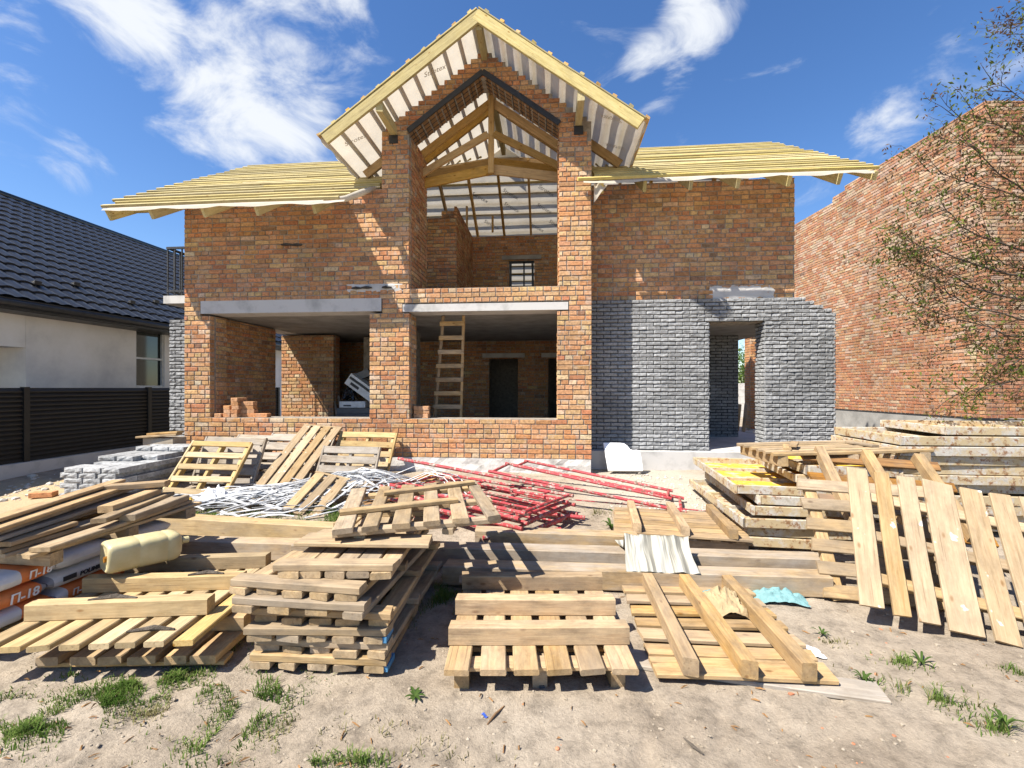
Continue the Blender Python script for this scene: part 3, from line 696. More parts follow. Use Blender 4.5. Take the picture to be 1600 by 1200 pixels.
# front gable roof
GA = 6.40                                        # front edge
GZ = 6.97                                        # underside of the membrane at the ridge
NGL = Vector((-GS, 0, 1)).normalized(); NGR = Vector((GS, 0, 1)).normalized()
def gp(sgn, t, y, up=0): return Vector((XC+sgn*t, y, GZ-GS*t))+(NGL if sgn < 0 else NGR)*up
for sgn in (-1, 1):
    q = MB()
    def fn(a, b):
        t = b*2.36; yb = max(7.75, 10.38-1.09*t); y = GA+.0+a*(yb-GA)
        w = .012*noise.noise(Vector((t*2.5, y*2.5, sgn*3)))
        return gp(sgn, t, y, -.012*abs(math.sin(t/.26*math.pi))*(.6 if sgn < 0 else 1.3)+w*(1 if sgn > 0 else .4))
    q.grid(40, 36, fn); hp(q.obj('membrane', M_MEMB, smooth=True, recalc=False))
    q = MB(); q.grid(24, 2, lambda a, b: gp(sgn, 2.36+.03*b+.012*math.sin(a*19)*b, GA-.01+a*1.35, -.01-.035*b)); hp(q.obj('membrane_edge', M_MEMB, smooth=True, recalc=False))
    for k in range(11):
        t = .10+k*.226; yb = min(9.9, max(7.7, 10.38-1.09*t))
        bbeam('roof_batten', gp(sgn, t, GA-.040+rnd.uniform(-.015, .015), .042), gp(sgn, t, yb, .042), .07, .034, M_TRUSS if k % 3 else M_YELLOW, NGL if sgn < 0 else NGR)
    # barge board and the rafters behind it
    nrm = NGL if sgn < 0 else NGR
    bbeam('barge_board', gp(sgn, .012, GA-.03, -.085), gp(sgn, 2.34, GA-.03, -.085), .045, .165, M_YELLOW, nrm)
    bbeam('barge_fillet', gp(sgn, .01, GA-.035, .012), gp(sgn, 2.35, GA-.035, .012), .05, .022, M_YELLOW, nrm)
    for y in (7.62, 8.4): bbeam('rafter', gp(sgn, .03, y, -.09), gp(sgn, 2.25 if y < 8 else 1.75, y, -.09), .05, .15, M_TRUSS, nrm)
    # purlins carried through the gable wall
    t = 1.47; pz = gp(sgn, t, 0).z-.245
    bbeam('purlin', (XC+sgn*t, GA-.02, pz), (XC+sgn*t, 8.0, pz), .10, .15, M_YELLOW)
    q = MB(); q.box((XC+sgn*t-.07, YF-.016, pz-.21), (XC+sgn*t+.07, YF+.05, pz-.08)); hp(q.obj('felt_pad', M_BLACK))
q = MB(); q.add([(XC-.44, 10.02, 6.68), (XC+.44, 10.02, 6.68), (XC, 10.02, 6.97), (XC-.9, 10.02, 6.68)], [(0, 1, 2)]); hp(q.obj('membrane', M_MEMB, recalc=False))
bbeam('ridge_beam', (XC, GA+.0, GZ-.19), (XC, 9.9, GZ-.19), .09, .17, M_YELLOW)
# truss in the loggia
YT = 7.86
bbeam('king_post', (XC, YT-.05, 6.66), (XC, YT-.05, 5.30), .10, .05, M_TRUSS, (0, 1, 0))
for sgn in (-1, 1):
    e = XC+sgn*1.34
    bbeam('top_chord', (XC+sgn*.03, YT, 6.56), (e, YT, 6.56-1.31*.70), .05, .13, M_TRUSS)
    bbeam('strut', (XC+sgn*.05, YT-.06, 5.98), (e, YT-.06, 5.28), .05, .12, M_TRUSS)
    bbeam('tie_beam', (XC-.02*sgn, YT+.06, 5.42), (e, YT+.06, 5.20), .05, .17, M_TRUSS)
    bbeam('tie_beam', (XC-.02*sgn, YT+.40, 5.72), (e, YT+.40, 5.50), .05, .15, M_TRUSS)
tm = text_mesh('Strotex', .13, mat_plain('pale_print', (.50, .45, .375), .8), ext=.0006)
for k, (sgn, t, y, rot) in enumerate([(-1, 2.05, 6.85, 70), (-1, .95, 7.4, 70), (1, 1.95, 6.75, -60), (1, 2.1, 7.35, -60), (-1, .75, 6.75, 70)]):
    n_ = -(NGL if sgn < 0 else NGR); X_ = Vector((0, 1, 0)); Y_ = n_.cross(X_)
    Mx = Matrix((X_, Y_, n_)).transposed().to_4x4(); Mx.translation = gp(sgn, t, y, -.036); Mx = Mx @ Matrix.Rotation(R(rot), 4, 'Z')
    hp(link('lettering', tm, None, Mx))

# ---------------------------------------------------------------- grey split-block facing
SB = Masonry(M_STONE, 'stone')
def grey(r, z=0, x=0):
    f = r.uniform(.86, 1.14); return (.275*f, .277*f, .278*f)
def gr_iv(z):
    x1 = 4.52 if z < 2.74 else 4.52-(z-2.74)*2.1
    return [(XGR+.01, 2.575), (3.445, x1)] if .56 < z < 2.60 else [(XGR+.01, x1)] if z > 2.5 else [(XGR+.01, 2.575), (3.4, x1)]
mb = MB(); rows_backing(mb, (0, YG, 0), (1, 0, 0), (0, -1, 0), .45, 2.985, gr_iv, .32, .0634, .018, .012)
gw = hp(mb.obj('facing_wall', M_SJOINT))
SB.patch((0, YG, 0), (1, 0, 0), (0, -1, 0), .45, 2.985, gr_iv, grey, gw, course=.0634, L=.232, joint=.0075, seed=5, depth=.03, bond='run')
def srev(x, y0, y1, z0, z1, s, host, seed, vis=False): SB.patch((x, 0, 0), (0, 1, 0), (s, 0, 0), z0, z1, [(y0, y1)], grey, host, course=.0634, L=.232, joint=.0075, seed=seed, depth=.02, bond='run', vis=vis)
srev(3.445, YG, YG+.32, .45, 2.60, -1, gw, 6, True); srev(2.575, YG, YG+.32, .45, 2.60, 1, gw, 7); srev(4.52, YG, YG+.32, .45, 2.74, 1, gw, 8)
g2 = host_wall('facing_wall', [((2.6, 9.6, .3), (3.86, 9.8, 2.8))], M_SJOINT)
SB.patch((0, 9.6, 0), (1, 0, 0), (0, -1, 0), .45, 2.8, [(2.6, 3.86)], grey, g2, course=.0634, L=.232, joint=.0075, seed=9, depth=.02, bond='run', vis=False)
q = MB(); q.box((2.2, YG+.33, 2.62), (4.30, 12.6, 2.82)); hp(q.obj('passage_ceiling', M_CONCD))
q = MB(); q.box((2.575, YG+.03, .45), (4.4, 12.5, .52)); hp(q.obj('passage_floor', M_CONC))
# left return of the facing with the balcony over it
g3 = host_wall('facing_wall', [((-6.93, 7.62, .3), (-6.13, 7.95, 2.78))], M_SJOINT)
SB.patch((0, 7.62, 0), (1, 0, 0), (0, -1, 0), .3, 2.78, [(-6.93, -6.13)], grey, g3, course=.0634, L=.232, joint=.0075, seed=10, depth=.03, bond='run')
q = MB(); q.box((-7.0, 7.56, 3.06), (-6.13, 8.5, 3.20)); hp(q.obj('balcony_slab', M_CONC))
def railbar(n, a, b, par=None):
    q = MB(); q.box(a, b); o = q.obj(n, M_BLACK)
    if par: o.parent = par
    else: hp(o)
    return o
ro = railbar('balcony_railing', (-6.98, 7.60, 4.06), (-6.14, 7.635, 4.10))
railbar('rail', (-6.98, 7.638, 4.06), (-6.945, 8.48, 4.10), ro); railbar('rail', (-6.98, 7.60, 3.28), (-6.14, 7.63, 3.31), ro); railbar('rail', (-6.975, 7.64, 3.28), (-6.95, 8.48, 3.31), ro)
for k in range(12):
    x, y = (-6.965+.14*k, 7.618) if k < 6 else (-6.962, 7.62+(k-5)*.135)
    q = MB(); q.box((x-.01, y-.01, 3.20), (x+.01, y+.01, 4.06)); o = q.obj('baluster', M_BLACK); o.parent = ro; o.matrix_basis = Matrix()
MS.build('brick', 'brickwork'); SB.build('facing_block', 'blockwork')

# ================================================================ LEFT NEIGHBOUR
NH = thing('neighbour_house', 'white stucco house with anthracite tiled roof behind the dark slat fence', 'house', (-9.5, 9, .2))
NI = Matrix.Translation((9.5, -9, -.2))
def np_(o): o.parent = NH; o.matrix_basis = NI @ o.matrix_basis; return o
XW = -9.5; q = MB()
q.box((-15, 7.36, .1), (XW, 9.53, 3.05)); q.box((-15, 9.53, .1), (XW, 10.30, 1.53)); q.box((-15, 9.53, 2.90), (XW, 10.30, 3.05)); q.box((-15, 10.30, .1), (XW, 18, 3.05)); q.box((-15, 3.0, 2.26), (XW, 7.355, 3.05)); q.box((-15, 3.0, .1), (-14.5, 7.355, 2.255))
q.box((-15, 9.54, 1.54), (XW-.25, 10.29, 2.89))
np_(q.obj('wall', M_STUCCO))
m_, t_, b_ = new_mat('window_glass'); n_ = tex(t_, 1.5, 5, .6, off=False); lk(t_, ramp(t_, n_.outputs[0], [(.35, (.008, .012, .010)), (.7, (.02, .028, .024))]), b_.inputs['Base Color']); b_.inputs['Roughness'].default_value = .06; b_.inputs['Specular IOR Level'].default_value = .8
q = MB(); q.box((XW-.10, 9.56, 1.56), (XW-.09, 10.27, 2.88)); np_(q.obj('window_pane', m_))
q = MB()
for a, b in [((9.53, 1.53), (9.57, 2.90)), ((10.26, 1.53), (10.30, 2.90)), ((9.57, 1.53), (10.26, 1.585)), ((9.57, 2.86), (10.26, 2.90)), ((9.57, 2.20), (10.26, 2.245))]: q.box((XW-.08, a[0], a[1]), (XW-.03, b[0], b[1]))
np_(q.obj('window_frame', mat_plain('white_frame', (.62, .63, .63), .5)))
# pressed-metal tile roof: waves across, a step at each course
EX, EZ, TP = -9.0, 2.98, .683
def tile(a, b):
    y = 1.0+a*17.5; sdist = b*6.0; w = .038*abs(math.sin(math.pi*y/.235))**.8
    st = (sdist/.36) % 1.0; h = w+.030*(1-st)
    n_ = Vector((TP, 0, 1)).normalized(); d_ = Vector((-1, 0, TP)).normalized()
    return Vector((EX, y, EZ+.05))+d_*sdist+n_*h
q = MB(); ny_, ns_ = 450, 17
b0 = len(q.v); rowsS = []
for j in range(ns_):
    for e in (0.002, .5, .985): rowsS.append((j+e)/ns_*ns_*.36/6.0)
for sb in rowsS:
    for i in range(ny_+1): q.v.append(tuple(tile(i/ny_, sb)))
for j in range(len(rowsS)-1):
    for i in range(ny_): k = j*(ny_+1)+i; q.f.append([k, k+1, k+ny_+2, k+ny_+1]); q.m.append(0)
np_(q.obj('tiled_roof', M_ROOFT, smooth=False, recalc=False))
q = MB(); q.box((-16, 1.0, EZ-.14), (EX-.02, 18.4, EZ-.02)); q.add([(EX+.0, 1.0, EZ-.13), (EX+.0, 18.4, EZ-.13), (EX+.0, 18.4, EZ+.06), (EX+.0, 1.0, EZ+.06), (EX-5.1, 18.4, EZ+.03+5.1*TP), (EX-5.1, 1.0, EZ+.03+5.1*TP)], [(0, 1, 2, 3), (3, 2, 4, 5)]); np_(q.obj('soffit', M_BLACK))
q = MB(); q.tube([(EX+.02, 1.0, EZ-.03), (EX+.02, 18.4, EZ-.03)], .065, 10); np_(q.obj('gutter', M_BLACK, smooth=True))
q = MB(); q.tube([(EX-5.05, .98, EZ+.08+5.05*TP), (EX-5.05, 18.5, EZ+.08+5.05*TP)], .09, 8); np_(q.obj('ridge_cap', M_ROOFT, smooth=True))
for k in range(8):
    y = 5.6+k*.95; d_ = Vector((-1, 0, TP)).normalized(); p = Vector((EX, y, EZ+.12))+d_*(.62+.36*(k % 2))
    q = MB(); q.add([p, p+Vector((0, .12, 0)), p+Vector((.015, .12, .07)), p+Vector((.015, 0, .07)), p+d_*.09, p+d_*.09+Vector((0, .12, 0))], [(0, 1, 2, 3), (3, 2, 5, 4), (0, 3, 4), (1, 5, 2)]); np_(q.obj('snow_guard', M_BLACK))
# fence along the boundary
XF = -8.15
FE = thing('slat_fence', 'low black-brown horizontal slat fence on a concrete footing beside the yard', 'fence', (XF, 8, .2))
FI = Matrix.Translation((-XF, -8, -.2))
def fp(o): o.parent = FE; o.matrix_basis = FI @ o.matrix_basis; return o
q = MB(); q.box((XF-.1, 2.0, .0), (XF+.1, 14, .38)); fp(q.obj('footing', M_CONC))
posts = [2.2, 4.25, 6.30, 8.45, 10.6, 12.8]
sm = {}
for i, y in enumerate(posts):
    q = MB(); q.box((XF-.035, y-.04, .3), (XF+.04, y+.04, 1.545)); fp(q.obj('post', M_FENCE))
    if i+1 < len(posts):
        y1 = posts[i+1]; L = round(y1-y-.085, 3)
        if L not in sm:
            q = MB(); h = .072
            q.add([(x, yy, z) for yy in (-L/2, L/2) for x, z in ((.018, 0), (.022, .02), (-.006, .056), (-.012, h), (-.02, h), (-.014, .05), (.010, .016), (.006, 0))], [(k, (k+1) % 8, 8+(k+1) % 8, 8+k) for k in range(8)]+[tuple(range(7, -1, -1)), tuple(range(8, 16))])
            sm[L] = q.mesh('slat', M_FENCE)
        for k in range(16): fp(link('slat', sm[L], None, Matrix.Translation((XF, (y+y1)/2, .385+k*.0715))))

# ================================================================ RIGHT NEIGHBOUR (long brick wall)
RN = thing('brick_building', 'tall red and buff brick shell of a building behind the bare branches', 'building', (8.88, 9.97, .4))
RI = Matrix.Translation((-8.88, -9.97, -.4))
def rp(o): o.parent = RN; o.matrix_basis = RI @ o.matrix_basis; return o
A = Vector((8.88, 9.97, 0)); Ud = Vector((-math.sin(PSI), math.cos(PSI), 0)); Nd = Vector((-math.cos(PSI), -math.sin(PSI), 0))
TOPZ = 7.42
def side_iv(z): return [(0, 7.6)] if z < TOPZ-.30 else [(0, 3.9)] if z > TOPZ-.15 else [(0, 4.4), (7.0, 7.4)] if z > TOPZ-.25 else [(0, 7.6)]
mb = MB(); rows_backing(mb, A, Ud, Nd, .90, TOPZ, side_iv, .4)
rwall = rp(mb.obj('side_wall', M_MORTAR))
def rb(r, z, x):
    pale = min(1, max(0, (z-1.9)/1.8)); n_ = noise.noise(Vector((x*.5, z*.7, 9)))
    pale = max(0, min(1, pale+n_*.5))
    w = {'orange': 24, 'salmon': 16, 'red': 34-14*pale, 'buff': 3+10*pale, 'pale': 2+34*pale, 'brown': 6, 'dark': .5}
    c = pick(r, w); return (c[0]*.82, c[1]*.78+.006, c[2]*.80+.012)
RB = Masonry(M_BRICK2, 'brick')
RB.patch(A, Ud, Nd, .90, TOPZ, side_iv, rb, rwall, seed=31)
Uf = -Nd; mb = MB(); rows_backing(mb, A+Ud*.01, Uf, -Ud, .90, TOPZ, [(0, 3.0)], .4)
rfr = rp(mb.obj('front_wall', M_MORTAR)); RB.patch(A, Uf, -Ud, .90, TOPZ, [(0, 3.0)], rb, rfr, seed=32)
RB.build('brick', 'brickwork')
q = MB()
for (o_, L_, u_, n_) in ((A, 7.6, Ud, Nd), (A, 3, Uf, -Ud)):
    p = [o_+n_*.10-u_*.1, o_+n_*.10+u_*L_, o_-n_*.4+u_*L_, o_-n_*.4-u_*.1]
    q.add([(w.x, w.y, .0) for w in p]+[(w.x, w.y, .86) for w in p], [(0,3,2,1),(4,5,6,7),(0,1,5,4),(1,2,6,5),(2,3,7,6),(3,0,4,7)])
rp(q.obj('footing', M_CONCD))
q = MB(); p = [A+Nd*.02, A+Nd*.02+Ud*7.6, A-Nd*.3+Ud*7.6, A-Nd*.3]; q.add([(w.x, w.y, .861) for w in p]+[(w.x, w.y, .899) for w in p], [(0,3,2,1),(4,5,6,7),(0,1,5,4),(1,2,6,5),(2,3,7,6),(3,0,4,7)]); rp(q.obj('damp_course', M_BLACK))

# behind the passage: brick pier, block fence, rubble
def small_brick_thing(root, x0, x1, y, z0, z1, depth_, seed):
    inv = root.matrix_basis.inverted(); q = MB(); q.box((x0+.01, y+.012, z0), (x1-.01, y+depth_, z1)); h_ = q.obj('core', M_MORTAR, root, inv)
    m_ = Masonry(M_BRICK2, 'brick'); m_.patch((0, y, 0), (1, 0, 0), (0, -1, 0), z0, z1, [(x0, x1)], {'salmon': 30, 'orange': 40, 'red': 20, 'pale': 6}, h_, seed=seed, depth=.06)
    m_.patch((x0, 0, 0), (0, 1, 0), (-1, 0, 0), z0, z1, [(y+.07, y+depth_)], {'salmon': 30, 'orange': 40, 'red': 20}, h_, seed=seed+1, depth=.05)
    m_.build('brick', 'brickwork', 120)
pr = thing('brick_pier', 'slender red brick pier standing behind the dark doorway', 'pier', (6.2, 14, .3))
small_brick_thing(pr, 5.98, 6.42, 14.0, .3, 3.10, .42, 41)
q = MB(); q.box((5.93, 13.95, 3.105), (6.47, 14.47, 3.2)); q.obj('pier_cap', M_BLACK, pr, pr.matrix_basis.inverted())
bf_ = thing('block_fence', 'pale block fence far behind the doorway', 'fence', (9, 21, .2))
for k in range(5):
    for i in range(14):
        q = MB(); x = 6+i*.62+(.3 if k % 2 else 0); q.box((x, 20.9, .2+k*.31), (x+.61, 21.1, .2+k*.31+.30)); q.obj('block', M_PLINTH, bf_, bf_.matrix_basis.inverted())

# ================================================================ THINGS IN THE YARD
def pal_parts(L, Wd, nb, bw, bt=.024, nr=3, rw=.07, rh=.09, inv=False, edge=.02, low=0, jit=.006, skip=(), overhang=0):
    """bearers run along x (length L), boards along y (length Wd) spaced along x"""
    o = []
    zb, zr = (bt/2, bt+rh/2) if inv else (rh+bt/2, rh/2)
    for k in range(nr):
        y = -Wd/2+edge+rw/2+(Wd-2*edge-rw)*k/(nr-1)
        o.append(('bearer', L-2*overhang, rw, rh, (rnd.uniform(-jit, jit), y, zr), rnd.uniform(-.6, .6)))
    for k in range(nb):
        if k in skip: continue
        x = -L/2+bw/2+(L-bw)*k/(nb-1)
        o.append(('deck_board', Wd+rnd.uniform(-.012, .012), bw*rnd.uniform(.86, 1.06), bt, (x+rnd.uniform(-jit, jit), rnd.uniform(-jit, jit), zb), 90+rnd.uniform(-.9, .9)))
    for k in range(low):                          # bottom boards along x
        y = -Wd/2+.05+(Wd-.1)*k/max(1, low-1)
        o.append(('bottom_board', L, .09, bt, (0, y, -bt/2), rnd.uniform(-.5, .5)))
    return o
def pallet(label, M, parts, mat, group='wooden pallets in the yard', name='wooden_pallet', cat='pallet', mats=None):
    t = thing(name, label, cat, M, group)
    for (n, L, w, th, loc, rz) in parts:
        board(n, L, w, th, (mats or {}).get(n, mat), TR(loc, 0, 0, rz), t)
    return t
def onz(x, y): return gh(x, y)

# ---- stack of slatted pallets left of the middle
sx, sy = -1.27, 2.88
zz = .0
base_lab = ['lowest slatted pallet of the tall stack beside the spotted grass', 'second pallet from the ground in the tall stack, blue paint on its corner', 'third pallet from the ground in the tall stack of slatted pallets', 'fourth pallet from the ground in the tall stack of slatted pallets', 'fifth pallet from the ground in the tall stack, cross board jutting left', 'sixth pallet from the ground in the tall stack, jutting out to the left', 'topmost full pallet of the tall stack under the tilted pallet']
M_BLUE = mat_form('blue_paint', (.06, .20, .36), .1, .62)
off = [(0, 0, 2.0), (.03, .02, -.5), (-.015, -.01, 3.0), (.02, .03, .5), (-.045, -.03, -2.5), (-.08, .0, -3.5), (.03, .08, 5.0)]
zz = .012
for k in range(7):
    ox, oy, rz = off[k]
    parts = []
    Lp = 1.16; Wp = .74 if k < 6 else .64; bt = .036
    nbd = 5 if k != 4 else 4
    for i in range(nbd):
        bw = rnd.uniform(.10, .135); x = -Wp/2+bw/2+(Wp-bw)*i/(nbd-1)
        parts.append(('deck_board', Lp+rnd.uniform(-.02, .02), bw, bt, (x, rnd.uniform(-.012, .012), bt/2), 90+rnd.uniform(-.6, .6)))
    for i, y in enumerate((-Lp/2+.05, rnd.uniform(-.03, .03), Lp/2-.06)):
        parts.append(('cross_board', Wp+.015+rnd.uniform(-.01, .02), .095, .040, (rnd.uniform(-.01, .01), y, bt+.020), rnd.uniform(-.8, .8)))
    t = pallet(base_lab[k], TR((sx+ox, sy+oy, zz), 0, 0, rz), parts, M_PALW if k not in (3,) else M_PAL, 'slatted pallets stacked beside the grass')
    if k in (0, 2):
        q = MB(); q.box((Wp/2-.010, -Lp/2+.006, .004), (Wp/2+.0165, -Lp/2+.13, .034)); q.obj('blue_paint_mark', M_BLUE, t)
    zz += .0775
ZS = zz                                           # top of the stack
wb = thing('wide_board', 'wide bowed plank lying across the top of the tall pallet stack', 'board', TR((-1.16, 2.74, ZS+.014), 0, 0, 3), 'loose boards')
board('plank', .82, .20, .026, M_PALW, TR((0, 0, 0)), wb)
# tilted pallets on top of it, reaching back over the red frames
parts = []
for i in range(6): parts.append(('deck_board', 1.06, rnd.uniform(.085, .12), .034, (-.47+i*.188, 0, .052+.036), 90+rnd.uniform(-2, 2)))
for y, d in ((-.44, 0), (.02, .02), (.45, 0)): parts.append(('cross_board', 1.06, .085, .034, (d, y, .052), rnd.uniform(-1.5, 1.5)))
parts += [('block', .10, .075, .036, (-.36, -.40, .017), 80), ('block', .30, .075, .036, (.22, -.36, .017), 75)]
parts += [('cross_board', .80, .075, .03, (-.12, -.18, .052+.036+.033), 6), ('cross_board', .74, .075, .03, (.10, .30, .052+.036+.033), 12)]
pallet('broken slatted pallet tilted on top of the tall stack, its boards fanned', TR((-.98, 3.27, ZS+.034), 1.0, -1.5, 17), parts, M_PALW)

# ---- two pallets at the left
low = [('bottom_board', 1.00, .10, .022, (0, -.42, .011), 0), ('bottom_board', 1.0, .10, .022, (0, .05, .011), 0), ('bottom_board', 1.0, .10, .022, (0, .42, .011), 0)]
for i in range(6): low.append(('deck_board', .98, .115+.02*(i % 2), .045, (-.42+i*.168, 0, .045), 90+rnd.uniform(-2, 2)))
low += [('bearer', .96, .09, .085, (0, y, .110), 0) for y in (-.2, .15, .42)]
pallet('lower grey-brown pallet under the inverted new pallet at the left', TR((-2.33, 2.72, gh(-2.4, 2.6)+.012), 0, 0, 6), low, M_PAL)
up = []
for i in range(8): up.append(('deck_board', 1.12, .10, .030, (-.50+i*.141, -.03, .015), 90+rnd.uniform(-.8, .8)))
for y in (-.28, .08, .44): up.append(('bearer', .98+.02*rnd.random(), .085, .095, (-.05, y, .030+.0475), rnd.uniform(-1, 1)))
LP = pallet('new pale pallet lying upside down with three thick bearers on top, at the left', TR((-2.48, 2.69, gh(-2.4, 2.6)+.170), -1.2, 0, 9), up, M_PALN)
M_BARK = mat_noise('bark', (.05, .04, .03), (.17, .14, .11), 20, .95, .8, .02)
for k, (x, y, L) in enumerate([(-.10, -.28, .26), (.22, .06, .22), (.25, -.60+.12, .24)]):
    q = MB(); q.tube([(x-L/2, y-.01, .128 if k < 2 else .036), (x, y+.015, .134 if k < 2 else .04), (x+L/2, y, .128 if k < 2 else .036)], [.006, .016, .006], 6); q.obj('bark_strip', M_BARK, LP)

# ---- middle front: inverted pallet on another pallet
bot = pal_parts(.92, .92, 6, .10, nr=3, rw=.075, rh=.095); 
pallet('lower pallet under the inverted pallet at the middle front', TR((-.10, 2.76, gh(-.1, 2.7)+.004), 0, 0, 96), bot, M_PAL)
top = []
for i in range(6): top.append(('deck_board', .98, .125+.01*rnd.random(), .030, (-.42+i*.168, -.02, .015), 90+rnd.uniform(-1, 1)))
for y in (-.26, .06, .40): top.append(('bearer', .98, .085, .10, (.0, y, .08), rnd.uniform(-1, 1)))
FP = pallet('inverted pallet with three bearers on top, at the middle front', TR((-.09, 2.74, gh(-.1, 2.7)+.1245), 0, 0, 5.5), top, M_PAL)
pb = thing('loose_plank', 'thin plank lying behind the inverted pallet at the middle front', 'board', TR((-.18, 3.34, gh(-.1, 3.3)+.10), 8, 0, 4), 'loose boards')
board('plank', 1.0, .10, .022, M_PALW, TR((0, 0, 0)), pb)

# ---- right front: inverted pallet on a weathered plank
pk = thing('loose_plank', 'weathered split plank under the near edge of the right front pallet', 'board', TR((1.02, 2.50, gh(1, 2.5)+.016), 0, 0, -9), 'loose boards')
board('plank', 1.30, .16, .026, M_PALG, TR((0, 0, 0)), pk)
rp_ = []
for i in range(7): rp_.append(('deck_board', .92, [.15, .10, .11, .09, .10, .10, .09][i], .026, (-.45+i*.148, 0, .013), 90+rnd.uniform(-1.5, 1.5)))
for y in (-.30, .0, .28): rp_.append(('bearer', 1.04, .075, .095, (-.02, y, .026+.0475), rnd.uniform(-1.5, 1.5)))
pallet('inverted pallet with three long bearers pointing at the viewer, by the teal rag', TR((1.0, 2.93, gh(1, 2.9)+.030), 0, -1.2, 91), rp_, M_PAL)

# ---- big pale pallet leaning at the right
def lean(p0, p1, halfw, yaw):
    """frame whose local y runs from p0 (foot) up to p1 (head)"""
    y = (Vector(p1)-Vector(p0)); L = y.length; y.normalize(); x = Vector((math.cos(R(yaw)), math.sin(R(yaw)), 0)); x = (x-y*x.dot(y)).normalized(); z = x.cross(y)
    M = Matrix((x, y, z)).transposed().to_4x4(); M.translation = (Vector(p0)+Vector(p1))/2
    return M, L
M, L = lean((2.66, 2.91, gh(2.6, 2.9)+.01), (2.95, 3.50, .80), 0, -8)
bp = []; xq = -.70
for i in range(8):
    w_ = [.135, .095, .11, .175, .125, .12, .13, .13][i]
    bp.append(('deck_board', L+rnd.uniform(-.01, .02), w_, .024, (xq+w_/2, 0, .012), 90+rnd.uniform(-.6, .6))); xq += w_+.042
for y in (-.30, .0, .30): bp.append(('bearer', 1.34, .07, .055, (0.0, y, -.0275), 0))
pallet('large pale pallet leaning at the right with paint-splashed upright boards', M, bp, M_PALP)
M, L = lean((2.42, 3.36, gh(2.4, 3.3)+.01), (2.48, 3.86, .76), 0, -4)
fpz = [('deck_board', .92, .095, .022, (0, -L/2+.05+i*(L-.1)/5, .011), rnd.uniform(-1, 1)) for i in range(6)]+[('bearer', L, .085, .05, (x, 0, -.025), 90) for x in (-.36, 0, .36)]
pallet('grey-tan pallet with level boards standing behind the large pale pallet', M, fpz, M_PALW)

# ---- formwork panels
def form_panel(label, M, L, Wd, face, T=.085, group='stacked formwork panels'):
    t = thing('formwork_panel', label, 'formwork', M, group)
    for k, (n, l, x, y, r) in enumerate([('rim', L, 0, -Wd/2, 0), ('rim', L, 0, Wd/2, 0), ('rim', Wd-.03, -L/2+.012, 0, 90), ('rim', Wd-.03, L/2-.012, 0, 90)]):
        board(n, l, .028, T, M_FORMR, TR((x, y, T/2), 0, 0, r), t)
    n_ = max(2, int(L/.5))
    for k in range(1, n_): board('rib', Wd-.035, .022, T*.6, M_FORMR, TR((-L/2+L*k/n_, 0, T*.3), 0, 0, 90), t)
    q = MB(); q.grid(10, 6, lambda a, b: (-L/2+.02+a*(L-.04), -Wd/2+.015+b*(Wd-.03), T*.16+.004*noise.noise(Vector((a*6, b*6, L)))))
    q.obj('face_plate', face, t, recalc=False); return t
# left heap (long side away from the viewer)
fl = ['lowest cement-crusted formwork panel of the heap before the doorway', 'second formwork panel from below in the heap before the doorway', 'third formwork panel from below in the heap before the doorway', 'fourth formwork panel from below in the heap before the doorway', 'fifth formwork panel, shifted right, in the heap before the doorway', 'top yellow-faced formwork panel of the heap before the doorway', 'small yellow-faced formwork panel lying highest before the doorway']
fo = [(2.42, 5.12, 86, 1.75, 1.12), (2.44, 5.16, 86.5, 1.75, 1.15), (2.40, 5.15, 88, 1.8, 1.2), (2.52, 5.20, 85, 1.75, 1.1), (2.58, 5.22, 84, 1.7, 1.05), (2.44, 5.30, 85, 1.75, 1.18)]
z = gz(2.4, 4.3)+.02
for k, (x, y, rz, L, w) in enumerate(fo):
    form_panel(fl[k], TR((x, y, z), -1.0 if k == 9 else 0, 0, rz), L, w, M_FORMY if k > 3 else M_FORMR); z += .0875
    if k == 2: z += .0
form_panel(fl[6], TR((2.86, 5.2, z+.004), 0, 0, 82), 1.25, .75, M_FORMY, .075); z += .08
form_panel('small rusty formwork panel directly under the long slatted pallet', TR((2.95, 5.15, z+.004), 0, 0, 84), 1.2, .8, M_FORMY, .09); ZF = z+.098
# right heap (long side across)
z = gz(4, 5)+.02
cnt = ['lowest', 'second', 'third', 'fourth', 'fifth', 'sixth', 'seventh', 'eighth', 'ninth', 'tenth']
for k in range(10):
    form_panel('%s long grey-white formwork panel %s in the right-hand heap below the brick wall' % (cnt[k], 'on the ground' if k == 0 else 'from below'), TR((4.78+rnd.uniform(-.07, .07), 5.22+rnd.uniform(-.05, .05), z), 0, 0, rnd.uniform(-2, 1)), 2.7, 1.05, M_FORMW, .09); z += .0925
form_panel('topmost yellow and rusty formwork panel of the right-hand heap', TR((5.1, 5.3, z), 0, 0, -3), 2.2, .95, M_FORMY, .085); ZG = z
